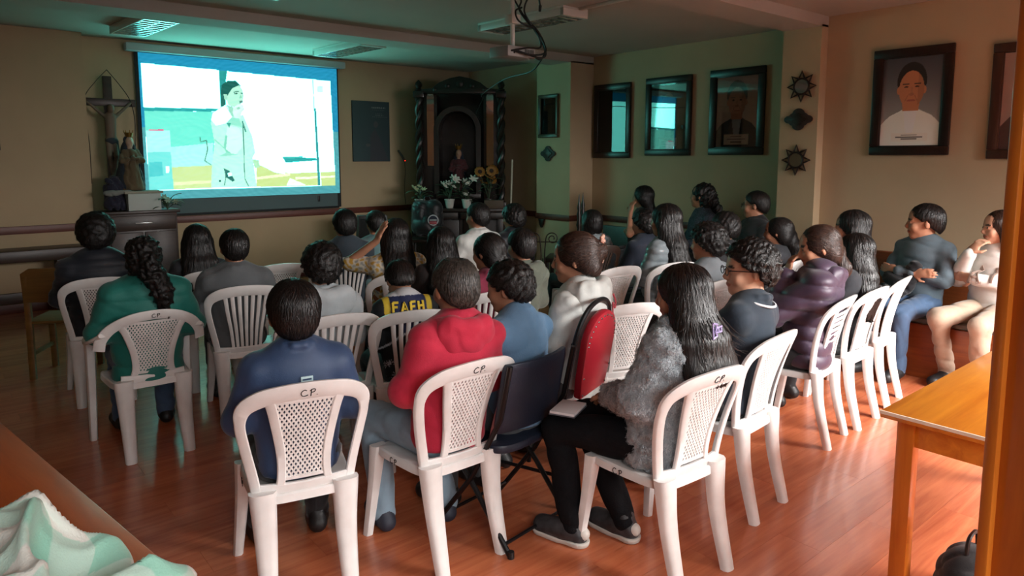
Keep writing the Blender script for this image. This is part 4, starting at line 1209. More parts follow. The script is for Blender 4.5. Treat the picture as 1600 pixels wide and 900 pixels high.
# --- left block
GRN = cloth('emerald_padded_nylon', '14756a', rough=0.6, bump=0.25)
t, sk, g = person('woman in an emerald green padded jacket with a long curly ponytail', *at_chair(0.95, 4.49, 4), 6, 1.235, build=1.06, h=0.009, hs=1.05, shirt=dict(name='padded_jacket', mat=GRN, quilt=0.13, qamp=0.010, puff=0.030, hem=-0.14, collar=1.6), pants=JEANS, hair=dict(style='tail', len=0.33, w=1.35, curl=True, at=(0.01, -0.11, 0.01), side=0.08), armR='wide', armL='wide')
person('person with thick black hair in a dark navy padded coat at far left', *at_chair(0.92, 5.66, 8), 8, 1.27, build=1.08, h=0.012, hs=1.12, shirt=dict(name='padded_coat', mat=cloth('ink_blue_nylon', '141a26', rough=0.6), quilt=0.07, puff=0.024, hem=-0.1), pants=DARKP, hair=dict(style='messy', vol=1.4))
person('woman with loose wavy dark hair at left, behind the wooden sideboard', *at_chair(1.54, 5.52, 6), 8, 1.19, build=0.95, h=0.012, hs=1.05, shirt=dict(name='sweater', mat=cloth('charcoal_knit', '23262b')), pants=DARKP, hair=dict(style='long', len=0.34, vol=1.5, w=1.15, curl=False))
person('man with short black hair in a grey jacket, left of centre', *at_chair(1.56, 4.74, 14), 14, 1.215, build=1.10, h=0.010, hs=1.06, head=(-6, 0, 0), shirt=dict(name='jacket', mat=cloth('grey_twill', '5d6164'), collar=1.5, puff=0.016, wr=0.014), pants=DARKP, hair=dict(style='short', vol=1.15), armL='wide', armR='wide')
HOODG = cloth('pale_grey_fleece', 'b7c0c4')
person('curly-haired man in a pale grey hoodie behind the navy vest', *at_chair(1.64, 3.62, 10), 12, 1.215, build=0.96, h=0.010, hs=1.06, shirt=dict(name='hoodie', mat=HOODG, hood=1.25, puff=0.014), pants=JEANS, hair=dict(style='curly', vol=1.25))

# child in the sports jersey
def jersey(V, sk):
    p = ((V - sk['H']) @ sk['R']) / sk['s']; n = len(V)
    c = np.tile(np.array([[0.10, 0.15, 0.31]]), (n, 1))
    side = np.abs(p[:, 0]) > 0.135 - 0.06 * (p[:, 2] < 0.30); c[side] = (0.07, 0.10, 0.12)
    yel = (np.abs(np.abs(p[:, 0]) - 0.150) < 0.020) & (p[:, 2] > 0.36); c[yel] = (0.82, 0.72, 0.22)
    neck = (p[:, 2] > 0.503); c[neck] = (0.80, 0.82, 0.84)
    low = p[:, 2] < 0.20 + 0.05 * np.cos(p[:, 0] * 14); c[low] = (0.055, 0.055, 0.065)
    pipe = np.abs(p[:, 2] - 0.20 - 0.05 * np.cos(p[:, 0] * 14)) < 0.007; c[pipe] = (0.75, 0.77, 0.8)
    r = np.random.RandomState(2)
    for i in range(44):
        a, z = r.uniform(-1.9, 1.9), r.uniform(-0.18, 0.20)
        ang = np.arctan2(p[:, 0], -p[:, 1]); u = (ang - a) * 0.16; w = p[:, 2] - z
        rr = np.hypot(u, w); th = np.arctan2(w, u); R0 = r.uniform(0.018, 0.030)
        st = low & (rr < R0) & (np.abs(np.sin(th * 3)) * rr < 0.0048); c[st] = (0.72, 0.72, 0.76)
    return c
t, sk, g = person('child in a navy and yellow sports jersey with head bowed', *at_chair(2.06, 3.42, 12), 14, 1.115, build=1.0, h=0.009, hs=1.12, lean=10, hd=(0.0, 0.05, 0.605), head=(0, 34, 0),
    shirt=dict(name='jersey', mat=mat('jersey_knit', 'ffffff', rough=0.75, attr='Col', bump=0.2, bscale=200, bdist=0.002), color_fn=jersey, h=0.006, puff=0.012, label='navy jersey with yellow shoulders over a snowflake print'), pants=DARKP, hair=dict(style='short', vol=1.15, n=40))
U = sk['U']; yl = mat('yellow_print', 'e3c437', rough=0.7)
def LT(x0, segs, z0=0.392, s=0.050):
    return [[(U(x0 + x * s, 0, z0)[0], U(0, -0.14, z0 + z * s)[2]) for x, z in sg] for sg in segs]
L_F = [[(0, 0), (0, 1.3)], [(0, 1.3), (0.75, 1.3)], [(0, 0.7), (0.6, 0.7)]]
L_A = [[(0, 0), (0.4, 1.3), (0.8, 0)], [(0.15, 0.42), (0.65, 0.42)]]
L_E = [[(0, 0), (0, 1.3)], [(0, 1.3), (0.7, 1.3)], [(0, 0.68), (0.6, 0.68)], [(0, 0), (0.7, 0)]]
L_H = [[(0, 0), (0, 1.3)], [(0.7, 0), (0.7, 1.3)], [(0, 0.68), (0.7, 0.68)]]
for nme, x0, L_ in (('F', -0.115, L_F), ('A', -0.058, L_A), ('E', 0.005, L_E), ('H', 0.062, L_H)):
    strokes_on('letter', g.data, LT(x0, L_), 0.0068, yl, t, lift=0.003, label='yellow jersey letter ' + nme)

# --- middle block
person('man with short black hair in a slate jacket near the screen', *at_chair(2.70, 5.46, 12), 12, 1.24, build=1.08, h=0.012, hs=1.1, shirt=dict(name='jacket', mat=cloth('slate_jacket_cloth', '2e3a44'), puff=0.014), pants=DARKP, hair=dict(style='short', vol=1.3))
person('man in a teal grey shirt beside the black loudspeaker', 3.20, 5.80, 10, 1.185, build=1.0, h=0.012, hs=1.08, shirt=dict(name='shirt', mat=cloth('teal_grey_cotton', '5d7d80'), collar=1.0), pants=DARKP, hair=dict(style='short', vol=1.2))
def floral(V, sk):
    p = ((V - sk['H']) @ sk['R']) / sk['s']; n = len(V)
    c = np.tile(np.array([[0.80, 0.77, 0.70]]), (n, 1))
    f = np.sin(p[:, 0] * 95 + 1.5 * np.sin(p[:, 2] * 60)) * np.sin(p[:, 2] * 85 + 1.5 * np.sin(p[:, 1] * 70))
    c[f > 0.30] = (0.74, 0.58, 0.24); c[f < -0.45] = (0.60, 0.60, 0.58)
    return c
FLOR = mat('floral_print_cotton', 'ffffff', rough=0.8, attr='Col', bump=0.2, bscale=200, bdist=0.002)
t, sk, g = person('woman with long dark hair, floral sleeve and rust vest, hand behind her head', *at_chair(2.62, 4.50, 14), 14, 1.245, build=1.0, h=0.009, hs=1.02, armL='head',
    shirt=dict(name='blouse', mat=FLOR, color_fn=floral, sleeve=0.92, cuff=False, puff=0.014), pants=DARKP, hair=dict(style='long', len=0.36, vol=1.25, w=0.95))
U = sk['U']; s_ = sk['s']
P = [cap(U(0, 0, -0.05), sk['bel'], 0.172 * s_, 0.164 * s_, 0.05, S=(1, 1.36, 1)), cap(sk['bel'], sk['ch'], 0.164 * s_, 0.176 * s_, 0.05, S=(1, 1.36, 1)), cap(sk['ch'], sk['uc'], 0.176 * s_, 0.136 * s_, 0.05, S=(1, 1.36, 1)), pln(U(0, 0, -0.08), (0, 0, -1))]
obj('vest', sdf_mesh('vest', P, 0.010, folds(77, 0.01, 0.14)), cloth('rust_vest_knit', '8a4a1e'), t)
person('woman with long dark hair seated behind the man in the red hoodie', 2.78, 4.12, 12, 1.19, build=0.98, h=0.012, hs=1.08, shirt=dict(name='sweater', mat=cloth('dark_brown_knit', '241a18')), pants=DARKP, hair=dict(style='long', len=0.42, vol=1.4, w=1.2), group='seated audience')
t, sk, g = person('woman in a maroon top with slicked hair tied low', *at_chair(2.72, 3.56, 8), 4, 1.205, build=0.9, h=0.010, hs=1.06, head=(-18, 4, 0), shirt=dict(name='top', mat=cloth('maroon_jersey', '7d1f3a'), collar=1.4), pants=DARKP, hair=dict(style='tail', len=0.22, w=0.8, vol=1.0, at=(0.02, -0.108, -0.055), n=60, amp=0.003))
MB().sweep([tuple(hl(sk, 0.02 + 0.03 * math.cos(a), -0.112, -0.052 + 0.028 * math.sin(a))) for a in np.linspace(0, 6.28, 13)], 0.006, sides=6, caps=False).build('hair_tie', mat('grey_band', '6d7577', rough=0.6), t)
person('man in a white shirt in front of the altar cabinet', 3.86, 5.12, 6, 1.265, build=1.0, h=0.011, hs=1.05, head=(-14, 0, 0), shirt=dict(name='shirt', mat=cloth('white_cotton', 'cfd0cc'), collar=1.6, puff=0.012), pants=DARKP, hair=dict(style='short', vol=1.25))
person('person in a dark padded coat right of the white shirt', 4.30, 5.14, 2, 1.215, build=1.05, h=0.012, hs=1.08, shirt=dict(name='padded_coat', mat=cloth('ink_nylon', '181c24', rough=0.55), quilt=0.08, puff=0.022), pants=DARKP, hair=dict(style='messy', vol=1.4))
person('person with short black hair and an olive hood beyond the blue fleece', 3.06, 3.58, 8, 1.205, build=0.95, h=0.012, hs=1.06, shirt=dict(name='jacket', mat=cloth('olive_grey_cloth', '565c50'), hood=1.15), pants=DARKP, hair=dict(style='short', vol=1.25))

# woman in the white hoodie on the red chair
t, sk, g = person('woman in a white hoodie with auburn hair pinned in flowered scrunchies', 2.56, 2.52, -16, 1.295, build=1.02, h=0.008, hs=1.04, head=(-24, 4, 0), lean=0, skin='mid', shirt=dict(name='hoodie', mat=cloth('white_hoodie_fleece', 'd3d6d2'), hood=1.2, puff=0.016, wr=0.015), pants=GREYP,
    hair=dict(style='bun', col='brown', at=(0.03, -0.105, 0.03), w=1.1, vol=1.25))
PINK = mat('peach_scrunchie', 'a85a48', rough=0.7, noise=0.4, nscale=70, color2='e0bfa8')
rs = np.random.RandomState(6)
for (ox, oy, oz) in ((0.035, -0.130, 0.075), (0.075, -0.115, -0.005)):
    P = [elp(hl(sk, ox + 0.020 * math.cos(a), oy - 0.008 * rs.rand(), oz + 0.024 * math.sin(a)), (0.013, 0.011, 0.012), None, 0.004) for a in np.linspace(0, 6.28, 9)[:-1]]
    obj('scrunchie', sdf_mesh('scrunchie', P, 0.004), PINK, t)
MB().sweep([tuple(p) for p in spline([sk['U'](0.06, -0.165, 0.46), sk['U'](0.075, -0.172, 0.42), sk['U'](0.06, -0.175, 0.39), sk['U'](0.045, -0.172, 0.42), sk['U'](0.05, -0.170, 0.35)], 5)], 0.0045, sides=6).build('drawstring', mat('red_cord', 'a83a44', rough=0.7), t)

# --- right block
FURP = mat('grey_fur_print', '5a646a', rough=0.9, noise=0.8, nscale=45, color2='9aa5a8', bump=0.8, bscale=90, bdist=0.01)
person('person with black bob hair and a grey mottled fur collar', *at_chair(4.79, 4.64, 8), 6, 1.19, build=0.95, h=0.012, hs=1.06, shirt=dict(name='jacket', mat=FURP, fur=True, puff=0.02), pants=DARKP, hair=dict(style='bob', len=0.09, vol=1.2))
t, sk, g = person('person in a navy sweater with a small red logo, right of centre', 4.93, 4.08, -2, 1.195, build=1.15, h=0.012, hs=1.08, shirt=dict(name='sweater', mat=DNAVY, puff=0.016), pants=JEANS, hair=dict(style='messy', vol=1.3))
cz = sk['U'](0.07, 0, 0.36)
strokes_on('logo', g.data, [[(cz[0] - 0.02, cz[2] + 0.02), (cz[0] + 0.025, cz[2] - 0.02)], [(cz[0] - 0.015, cz[2] - 0.015), (cz[0] + 0.02, cz[2] + 0.008)]], 0.009, mat('red_print', 'd8344a', rough=0.6), t, label='small red logo')
person('woman with very long straight black hair in a shiny grey jacket', *at_chair(4.50, 3.58, 0), -4, 1.315, build=0.95, h=0.010, hs=1.03, head=(-6, 0, 0), shirt=dict(name='jacket', mat=mat('shiny_grey_nylon', '8a9499', rough=0.35, noise=0.2, nscale=10), quilt=0.06, qamp=0.009, puff=0.016), pants=DARKP, hair=dict(style='long', len=0.52, vol=1.15, w=0.8, back=0.014, n=44, amp=0.004))
person('woman with short curly black hair in a grey cardigan behind the long-haired one', *at_chair(4.12, 2.92, 2), 0, 1.205, build=0.95, h=0.011, hs=1.05, head=(-16, 0, 0), shirt=dict(name='cardigan', mat=cloth('silver_knit', '7f858a'), puff=0.014), pants=DARKP, hair=dict(style='curly', vol=1.9, camp=0.008))
person('person in dark clothes half hidden behind the curly-haired woman', 5.12, 3.38, -6, 1.205, build=1.0, h=0.013, hs=1.08, shirt=dict(name='sweater', mat=BLK), pants=DARKP, hair=dict(style='messy', vol=1.35))
person('woman with long dark ponytail by the near pilaster', *at_chair(5.26, 3.04, -4), -6, 1.195, build=0.92, h=0.011, hs=1.06, head=(-14, 0, 0), shirt=dict(name='jacket', mat=cloth('charcoal_cloth', '25262b')), pants=DARKP, hair=dict(style='tail', len=0.3, w=1.2, vol=1.2, at=(0.03, -0.105, -0.02)))
person('woman with smooth dark hair in front of the man in the slate sweater', 5.40, 2.46, -14, 1.275, build=0.95, h=0.011, hs=1.08, head=(-10, 0, 0), shirt=dict(name='jacket', mat=cloth('brown_black_cloth', '1f1c1e')), pants=DARKP, hair=dict(style='long', len=0.3, vol=1.25))
# ------------------------------------------------------------------ projection screen
SCREEN_SHAPES = [
    ([(0.0117,0.93),(0.9605,0.9011),(0.9729,0.0634),(0.0159,0.0639)], 'f4ffff'),  # base
    ([(0.0137,0.6123),(0.3415,0.6201),(0.3132,0.2319),(0.0166,0.2176)], '6fe3cf'),  # wallL
    ([(0.0214,0.3478),(0.3186,0.3978),(0.3132,0.2319),(0.0187,0.2175)], 'a6f7ea'),  # wallLlow
    ([(0.0124,0.6343),(0.3646,0.645),(0.3416,0.6224),(0.0136,0.609)], '2f9fa0'),  # barL
    ([(0.3638,0.9212),(0.4044,0.9187),(0.375,0.6716),(0.363,0.6472)], '2c8f8f'),  # post
    ([(0.0117,0.93),(0.363,0.9211),(0.363,0.6472),(0.0125,0.6365)], 'fbffff'),  # whiteL
    ([(0.0166,0.2176),(0.3133,0.2343),(0.308,0.071),(0.0159,0.0639)], 'c2dc9a'),  # floorL
    ([(0.1255,0.1191),(0.3097,0.1247),(0.3092,0.1068),(0.1246,0.0937)], 'dff2b8'),  # benchL
    ([(0.017,0.475),(0.1221,0.4808),(0.1197,0.3316),(0.0171,0.3276)], 'a8f4ee'),  # boxT
    ([(0.0286,0.4843),(0.0946,0.4866),(0.0943,0.4776),(0.0283,0.4754)], 'e0648c'),  # boxR
    ([(0.0171,0.3276),(0.1197,0.3316),(0.1236,0.0671),(0.0159,0.0662)], '74ddd8'),  # boxB
    ([(0.0202,0.2581),(0.0793,0.2644),(0.0801,0.1664),(0.0193,0.1566)], '52c4c6'),  # boxS
    ([(0.094,0.2289),(0.1087,0.2287),(0.1071,0.1829),(0.0939,0.1832)], 'eafffb'),  # sock
    ([(0.5316,0.2415),(0.7061,0.1696),(0.9734,0.177),(0.9729,0.0634),(0.5266,0.0681)], 'bfd68e'),  # floorR
    ([(0.5288,0.1426),(0.7106,0.1695),(0.7101,0.1478),(0.5282,0.124)], 'e4f5c4'),  # benchR1
    ([(0.7419,0.1367),(0.9726,0.1436),(0.9723,0.1276),(0.7414,0.1174)], 'e9f8cc'),  # benchR2
    ([(0.7096,0.1312),(0.8008,0.0726),(0.6899,0.0717)], 'e9f6d2'),  # wedge
    ([(0.6732,0.2931),(0.8628,0.2876),(0.8681,0.2667),(0.69,0.25)], '2f9c9c'),  # barR
    ([(0.6733,0.2969),(0.7858,0.3007),(0.7855,0.2878),(0.6819,0.283)], '47b5b0'),  # barR2
    ([(0.8554,0.9023),(0.8601,0.9028),(0.8643,0.6783),(0.8596,0.678)], '5f7f86'),  # lineR
    ([(0.8596,0.6806),(0.8729,0.6814),(0.8847,0.0668),(0.8692,0.0674)], '3c8f92'),  # postR
    ([(0.872,0.6814),(0.8748,0.6816),(0.8885,0.0667),(0.8847,0.0668)], 'e8ffff'),  # postR2
    ([(0.8601,0.9028),(0.9605,0.9011),(0.9734,0.177),(0.889,0.1721),(0.8748,0.679)], 'dffcf6'),  # stripR
    ([(0.8835,0.8527),(0.9141,0.8555),(0.915,0.8106),(0.8844,0.808)], 'c4efec'),  # logo
    ([(0.3238,0.6097),(0.3666,0.6592),(0.3872,0.6783),(0.4209,0.5913),(0.4748,0.6061),(0.4936,0.5345),(0.5164,0.4501),(0.5281,0.3278),(0.5134,0.2909),(0.5293,0.0705),(0.3001,0.0725),(0.3085,0.2319),(0.3265,0.3979),(0.3137,0.5389)], 'b2f3de'),  # coat
    ([(0.3238,0.6097),(0.387,0.6724),(0.4191,0.5852),(0.387,0.542),(0.3384,0.5223),(0.316,0.5624)], 'e9fff6'),  # coatlight
    ([(0.3945,0.5245),(0.4512,0.5087),(0.4677,0.4489),(0.4593,0.3639),(0.4288,0.3128),(0.3884,0.3271),(0.3721,0.3749),(0.384,0.4467)], 'c9fbe9'),  # sleeve
    ([(0.3811,0.4585),(0.3905,0.4469),(0.381,0.351),(0.4124,0.3152),(0.3879,0.3127),(0.3693,0.3629)], '7fd0b8'),  # sleeveSh
    ([(0.3846,0.6722),(0.4209,0.5913),(0.387,0.542),(0.4515,0.5183),(0.472,0.5095),(0.4533,0.5785),(0.4207,0.5853),(0.4,0.6495)], '8fdcc6'),  # lapel
    ([(0.3871,0.5468),(0.4113,0.5431),(0.4021,0.5069)], '3f9f8f'),  # lapelDark
    ([(0.3803,0.3271),(0.4453,0.3128),(0.3795,0.3031),(0.3473,0.3031)], '8fd9c4'),  # coatShade1
    ([(0.3644,0.7413),(0.3756,0.8185),(0.4046,0.8506),(0.4453,0.8546),(0.4705,0.8189),(0.4273,0.7996),(0.4056,0.7505),(0.3925,0.72),(0.3912,0.6785),(0.3746,0.6597),(0.367,0.671)], '1f5c55'),  # hair
    ([(0.3644,0.7413),(0.3815,0.7521),(0.388,0.6771),(0.3683,0.6617)], '2a6a62'),  # hairback
    ([(0.4273,0.7996),(0.4607,0.8228),(0.4763,0.792),(0.4816,0.7506),(0.4752,0.7022),(0.4561,0.671),(0.4311,0.6574),(0.4032,0.6734),(0.3925,0.72),(0.4057,0.7541)], 'aee3cd'),  # face
    ([(0.3815,0.7521),(0.3984,0.7535),(0.3986,0.7086),(0.3857,0.7077)], '9fd5c0'),  # ear
    ([(0.4314,0.7727),(0.4578,0.7821),(0.4576,0.7749),(0.4328,0.7657)], '3a6a60'),  # brow
    ([(0.4326,0.761),(0.4525,0.7673),(0.4522,0.7578),(0.4341,0.754)], '2f5f58'),  # eye
    ([(0.4674,0.771),(0.4789,0.7695),(0.4769,0.7598),(0.4671,0.7614)], '2f5f58'),  # eye2
    ([(0.4654,0.7589),(0.4745,0.7333),(0.4577,0.7248)], '84c0aa'),  # nose
    ([(0.4572,0.7081),(0.4756,0.7142),(0.4767,0.6975),(0.4584,0.6914)], '55807a'),  # mouth
    ([(0.3912,0.6785),(0.4311,0.6574),(0.4307,0.5918),(0.4193,0.5912)], '96d2bc'),  # neck
    ([(0.427,0.6572),(0.4525,0.6863),(0.477,0.6783),(0.4819,0.6486),(0.4671,0.6237),(0.46,0.5812),(0.4306,0.5858),(0.4219,0.6247)], 'cdf5e2'),  # hand
    ([(0.4434,0.6582),(0.4559,0.665),(0.4638,0.6511),(0.447,0.6429)], '94c9b6'),  # knuck
    ([(0.3646,0.2132),(0.3924,0.1947),(0.4188,0.1213),(0.4062,0.1119),(0.3746,0.1468)], '2f6f68'),  # mic
    ([(0.3837,0.1767),(0.4018,0.1824),(0.406,0.1581),(0.387,0.1513)], 'e0fff4'),  # mic2
    ([(0.3385,0.1262),(0.3497,0.1259),(0.3493,0.1139),(0.3381,0.1142)], '245a55'),  # dot
    ([(0.5305,0.3524),(0.5999,0.3654),(0.6511,0.3032),(0.6898,0.2399),(0.6833,0.1637),(0.63,0.1776),(0.5613,0.2288),(0.5327,0.2785)], 'f6fffb'),  # blur
    ([(0.5131,0.2786),(0.5453,0.2723),(0.5506,0.2165),(0.5222,0.2107)], 'a7dcb4'),  # hand2
]
SCREEN_LINES = [
    ([(0.2574,0.4376),(0.2601,0.4026),(0.2877,0.4149),(0.2918,0.3503),(0.2751,0.2677),(0.3055,0.2379)], '4c7f70', 0.0022),
    ([(0.4705,0.5456),(0.4712,0.4005),(0.4695,0.2299),(0.4699,0.1319),(0.4868,0.0759)], '3d7a70', 0.0022),
    ([(0.3725,0.2071),(0.3746,0.1468),(0.3646,0.0868)], '3d7a70', 0.002),
    ([(0.3272,0.4216),(0.3693,0.3629)], '7fc4b0', 0.002),
    ([(0.4692,0.5576),(0.4838,0.4857)], '4a8f84', 0.004),
]
def screen_fn(u, v):
    c = np.zeros(u.shape + (3,))
    def put(m, h): c[m] = tuple(int(h[i:i + 2], 16) / 255 for i in (0, 2, 4))
    put(np.ones(u.shape, bool), '2387ad')  # fabric margins round the picture: bluish light on them painted as dim glow
    put(v < 0.5, '4d9aa2')
    for poly, h in SCREEN_SHAPES: put(inpoly(u, v, poly), h)
    for pts, h, w in SCREEN_LINES:
        for a, b in zip(pts[:-1], pts[1:]): put(segm(u, v * 0.6875, a[0], a[1] * 0.6875, b[0], b[1] * 0.6875, w), h)
    c += 0.02 * np.sin(u * 61 + 9 * np.sin(v * 23))[..., None] * np.sin(v * 47 + 7 * np.sin(u * 19))[..., None]
    # overdriven highlights of the projector beam
    w = np.clip((c.min(-1) - 0.80) / 0.15, 0, 1)[..., None]
    return c * (1 - w) + w * np.array([1.06, 2.15, 2.04])
scr = thing('projection_screen', 'pull-down projection screen showing a woman in a pale coat before whiteboards', 'screen', (3.38, 9.44, 0))
M_border = mat('screen_black_border', '101418', rough=0.7)
M_image = mat('projected_picture', (1.0, 1.0, 1.0, 1.0), rough=0.9, attr='Col', emit=1.0, spec=0.0)
boxo('fabric', M_border, scr, -1.32, 1.30, 0.004, 0.012, 0.97, 2.95, bevel=0)
si = obj('projected_image', paint_mesh('projected_image', 2.56, 1.76, 400, 280, screen_fn), M_image, scr, loc=(0.0, 0.0, 2.05))
si['label'] = 'bright projected lecture picture'
M_case = mat('screen_case_enamel', 'a9b4b6', rough=0.5)
boxo('case', M_case, scr, -1.42, 1.38, -0.09, 0.05, 2.935, 3.03, bevel=0.015)
boxo('lower_fabric', mat('screen_grey_cloth', '56676a', rough=0.8), scr, -1.19, 1.24, -0.004, 0.003, 0.985, 1.165, bevel=0)
boxo('bottom_bar', M_border, scr, -1.22, 1.26, -0.014, 0.014, 0.955, 0.985, bevel=0.004)
for x in (-1.05, 0.95): boxo('pull_tab', M_black, scr, x - 0.015, x + 0.015, -0.016, -0.006, 1.06, 1.14, bevel=0.003)

# ------------------------------------------------------------------ ceiling lights
M_louv = mat('louvre_aluminium', 'd5dad8', rough=0.22, metal=0.85)
def ceiling_light(label, x, y, rz=0.0, L=1.22, W=0.34):
    t = thing('ceiling_light', label, 'light', (x, y, ZC), rz, group='fluorescent ceiling fixtures')
    mb = MB().box(-W / 2, W / 2, -L / 2, L / 2, -0.02, 0.0)
    mb.box(-W / 2, -W / 2 + 0.012, -L / 2, L / 2, -0.085, -0.02).box(W / 2 - 0.012, W / 2, -L / 2, L / 2, -0.085, -0.02)
    mb.box(-W / 2, W / 2, -L / 2, -L / 2 + 0.05, -0.085, -0.02).box(-W / 2, W / 2, L / 2 - 0.05, L / 2, -0.085, -0.02)
    mb.build('housing', M_white, t, bevel=0.003)
    for xx in (-0.08, 0.08): MB().sweep([(xx, -L / 2 + 0.06, -0.045), (xx, L / 2 - 0.06, -0.045)], 0.013, sides=10).build('tube_lamp', mat('unlit_tube_glass', 'e8eae6', rough=0.2), t)
    for xx in (-0.155, -0.003, 0.149): boxo('louvre_rail', M_louv, t, xx, xx + 0.006, -L / 2 + 0.05, L / 2 - 0.05, -0.086, -0.05, bevel=0)
    for i in range(10):
        y0 = -L / 2 + 0.05 + (L - 0.1) * (i + 0.5) / 10
        m = MB()
        for xa, xb in ((-0.149, -0.003), (0.003, 0.149)): m.add([(xa, y0 - 0.016, -0.086), (xb, y0 - 0.016, -0.086), (xb, y0 + 0.016, -0.086), (xa, y0 + 0.016, -0.086), (xa, y0, -0.05), (xb, y0, -0.05)], [(0, 1, 2, 3), (0, 4, 5, 1), (3, 2, 5, 4), (0, 3, 4), (1, 5, 2)])
        m.build('louvre', M_louv, t, smooth=0)
    return t
ceiling_light('unlit louvred ceiling light above the left of the screen', 1.86, 8.0, 0.06)
ceiling_light('unlit louvred ceiling light above the right of the screen', 4.20, 8.18, 0.04)
ceiling_light('unlit louvred ceiling light behind the projector', 4.75, 5.38, 0.04)
ceiling_light('unlit louvred ceiling light cut by the top edge of the photo', 2.25, 5.28, 0.04)
tk = MB().box(4.80, 4.84, 3.87, 4.76, ZC - 0.025, ZC).build('cable_trunking', M_white, None, bevel=0.004)
tag(tk, 'white cable trunking on the ceiling beside the louvred light', 'trunking')

# ------------------------------------------------------------------ projector
pj = thing('projector', 'grey ceiling projector with tangled black cables', 'projector', (3.95, 4.70, 2.57), math.radians(2))
M_pj = mat('projector_shell', '9b9894', rough=0.5)
boxo('body', M_pj, pj, -0.16, 0.16, -0.12, 0.12, -0.045, 0.045, bevel=0.012)
MB().sweep([(-0.07, 0.11, 0.005), (-0.07, 0.15, 0.005)], [0.038, 0.034], sides=20).build('lens_barrel', M_black, pj)
MB().sweep([(-0.07, 0.15, 0.005), (-0.07, 0.153, 0.005)], [0.027, 0.025], sides=20).build('lens', mat('lens_glass', '20303a', rough=0.05), pj)
for i in range(9): boxo('vent_slot', M_black, pj, 0.03 + 0.012 * i, 0.036 + 0.012 * i, -0.122, -0.119, -0.025, 0.025, bevel=0)
for x, z in ((-0.12, 0.0), (-0.09, -0.012), (-0.06, 0.004)): MB().sweep([(x, -0.119, z), (x, -0.124, z)], 0.008, sides=10).build('socket', M_black, pj)
boxo('mount_plate', M_white, pj, -0.06, 0.06, -0.06, 0.06, 0.045, 0.055)
MB().sweep([(0, 0, 0.05), (0, 0, 0.30)], 0.020, sides=12).build('mount_pole', M_white, pj)
boxo('mount_bracket', M_white, pj, -0.05, 0.05, -0.05, 0.05, 0.24, 0.32, bevel=0.006)
MB().lathe([(0.07, 0.0), (0.07, 0.02), (0.03, 0.05)], (0, 0, 0.45)).build('ceiling_rose', M_white, pj)
MB().sweep([(0, 0, 0.30), (0, 0, 0.47)], 0.018, sides=12).build('drop_pole', M_white, pj)
M_cab = mat('black_cable_sheath', '0e0f10', rough=0.5)
def cable(name, pts, r, label=None, parent=None):
    P = spline(pts, 7); o = MB().sweep([tuple(p) for p in P], r, sides=7).build(name, M_cab, parent)
    return o
for pts in ([(-0.10, -0.125, 0.0), (0.06, -0.20, -0.03), (0.22, -0.18, 0.02), (0.20, -0.12, 0.16), (0.10, -0.08, 0.26), (0.03, -0.05, 0.36), (-0.02, -0.10, 0.44), (-0.28, 0.05, 0.488)],
            [(-0.06, -0.125, 0.004), (0.10, -0.22, -0.05), (0.25, -0.15, 0.0), (0.24, -0.10, 0.12), (0.12, -0.10, 0.24), (0.06, -0.08, 0.35), (0.08, -0.12, 0.46), (0.16, -0.14, 0.47), (0.19, -0.14, 0.40)],
            [(-0.12, -0.125, 0.0), (0.02, -0.16, 0.03), (0.20, -0.14, 0.06), (0.15, -0.12, 0.20), (0.05, -0.12, 0.22), (-0.03, -0.10, 0.26), (-0.02, -0.06, 0.34), (0.06, -0.05, 0.38)],
            [(0.16, -0.06, 0.0), (0.24, -0.10, -0.04), (0.27, -0.12, 0.06), (0.17, -0.14, 0.18), (0.09, -0.06, 0.30), (0.02, -0.02, 0.42), (0.0, 0.0, 0.49)]):
    cable('cable', pts, 0.008, parent=pj)
MB().sweep([(0.19, -0.14, 0.40), (0.185, -0.14, 0.35)], [0.014, 0.011], sides=10).build('plug', M_cab, pj)
wc = cable('hanging_cable', [(4.15, 4.55, 2.52), (4.20, 4.75, 2.44), (4.6, 5.6, 2.47), (5.4, 7.0, 2.46), (6.1, 7.9, 2.50), (6.25, 8.15, 2.45), (6.20, 8.20, 2.3)], 0.006)
tag(wc, 'thin black cable running from the projector to the altar cabinet', 'cable')

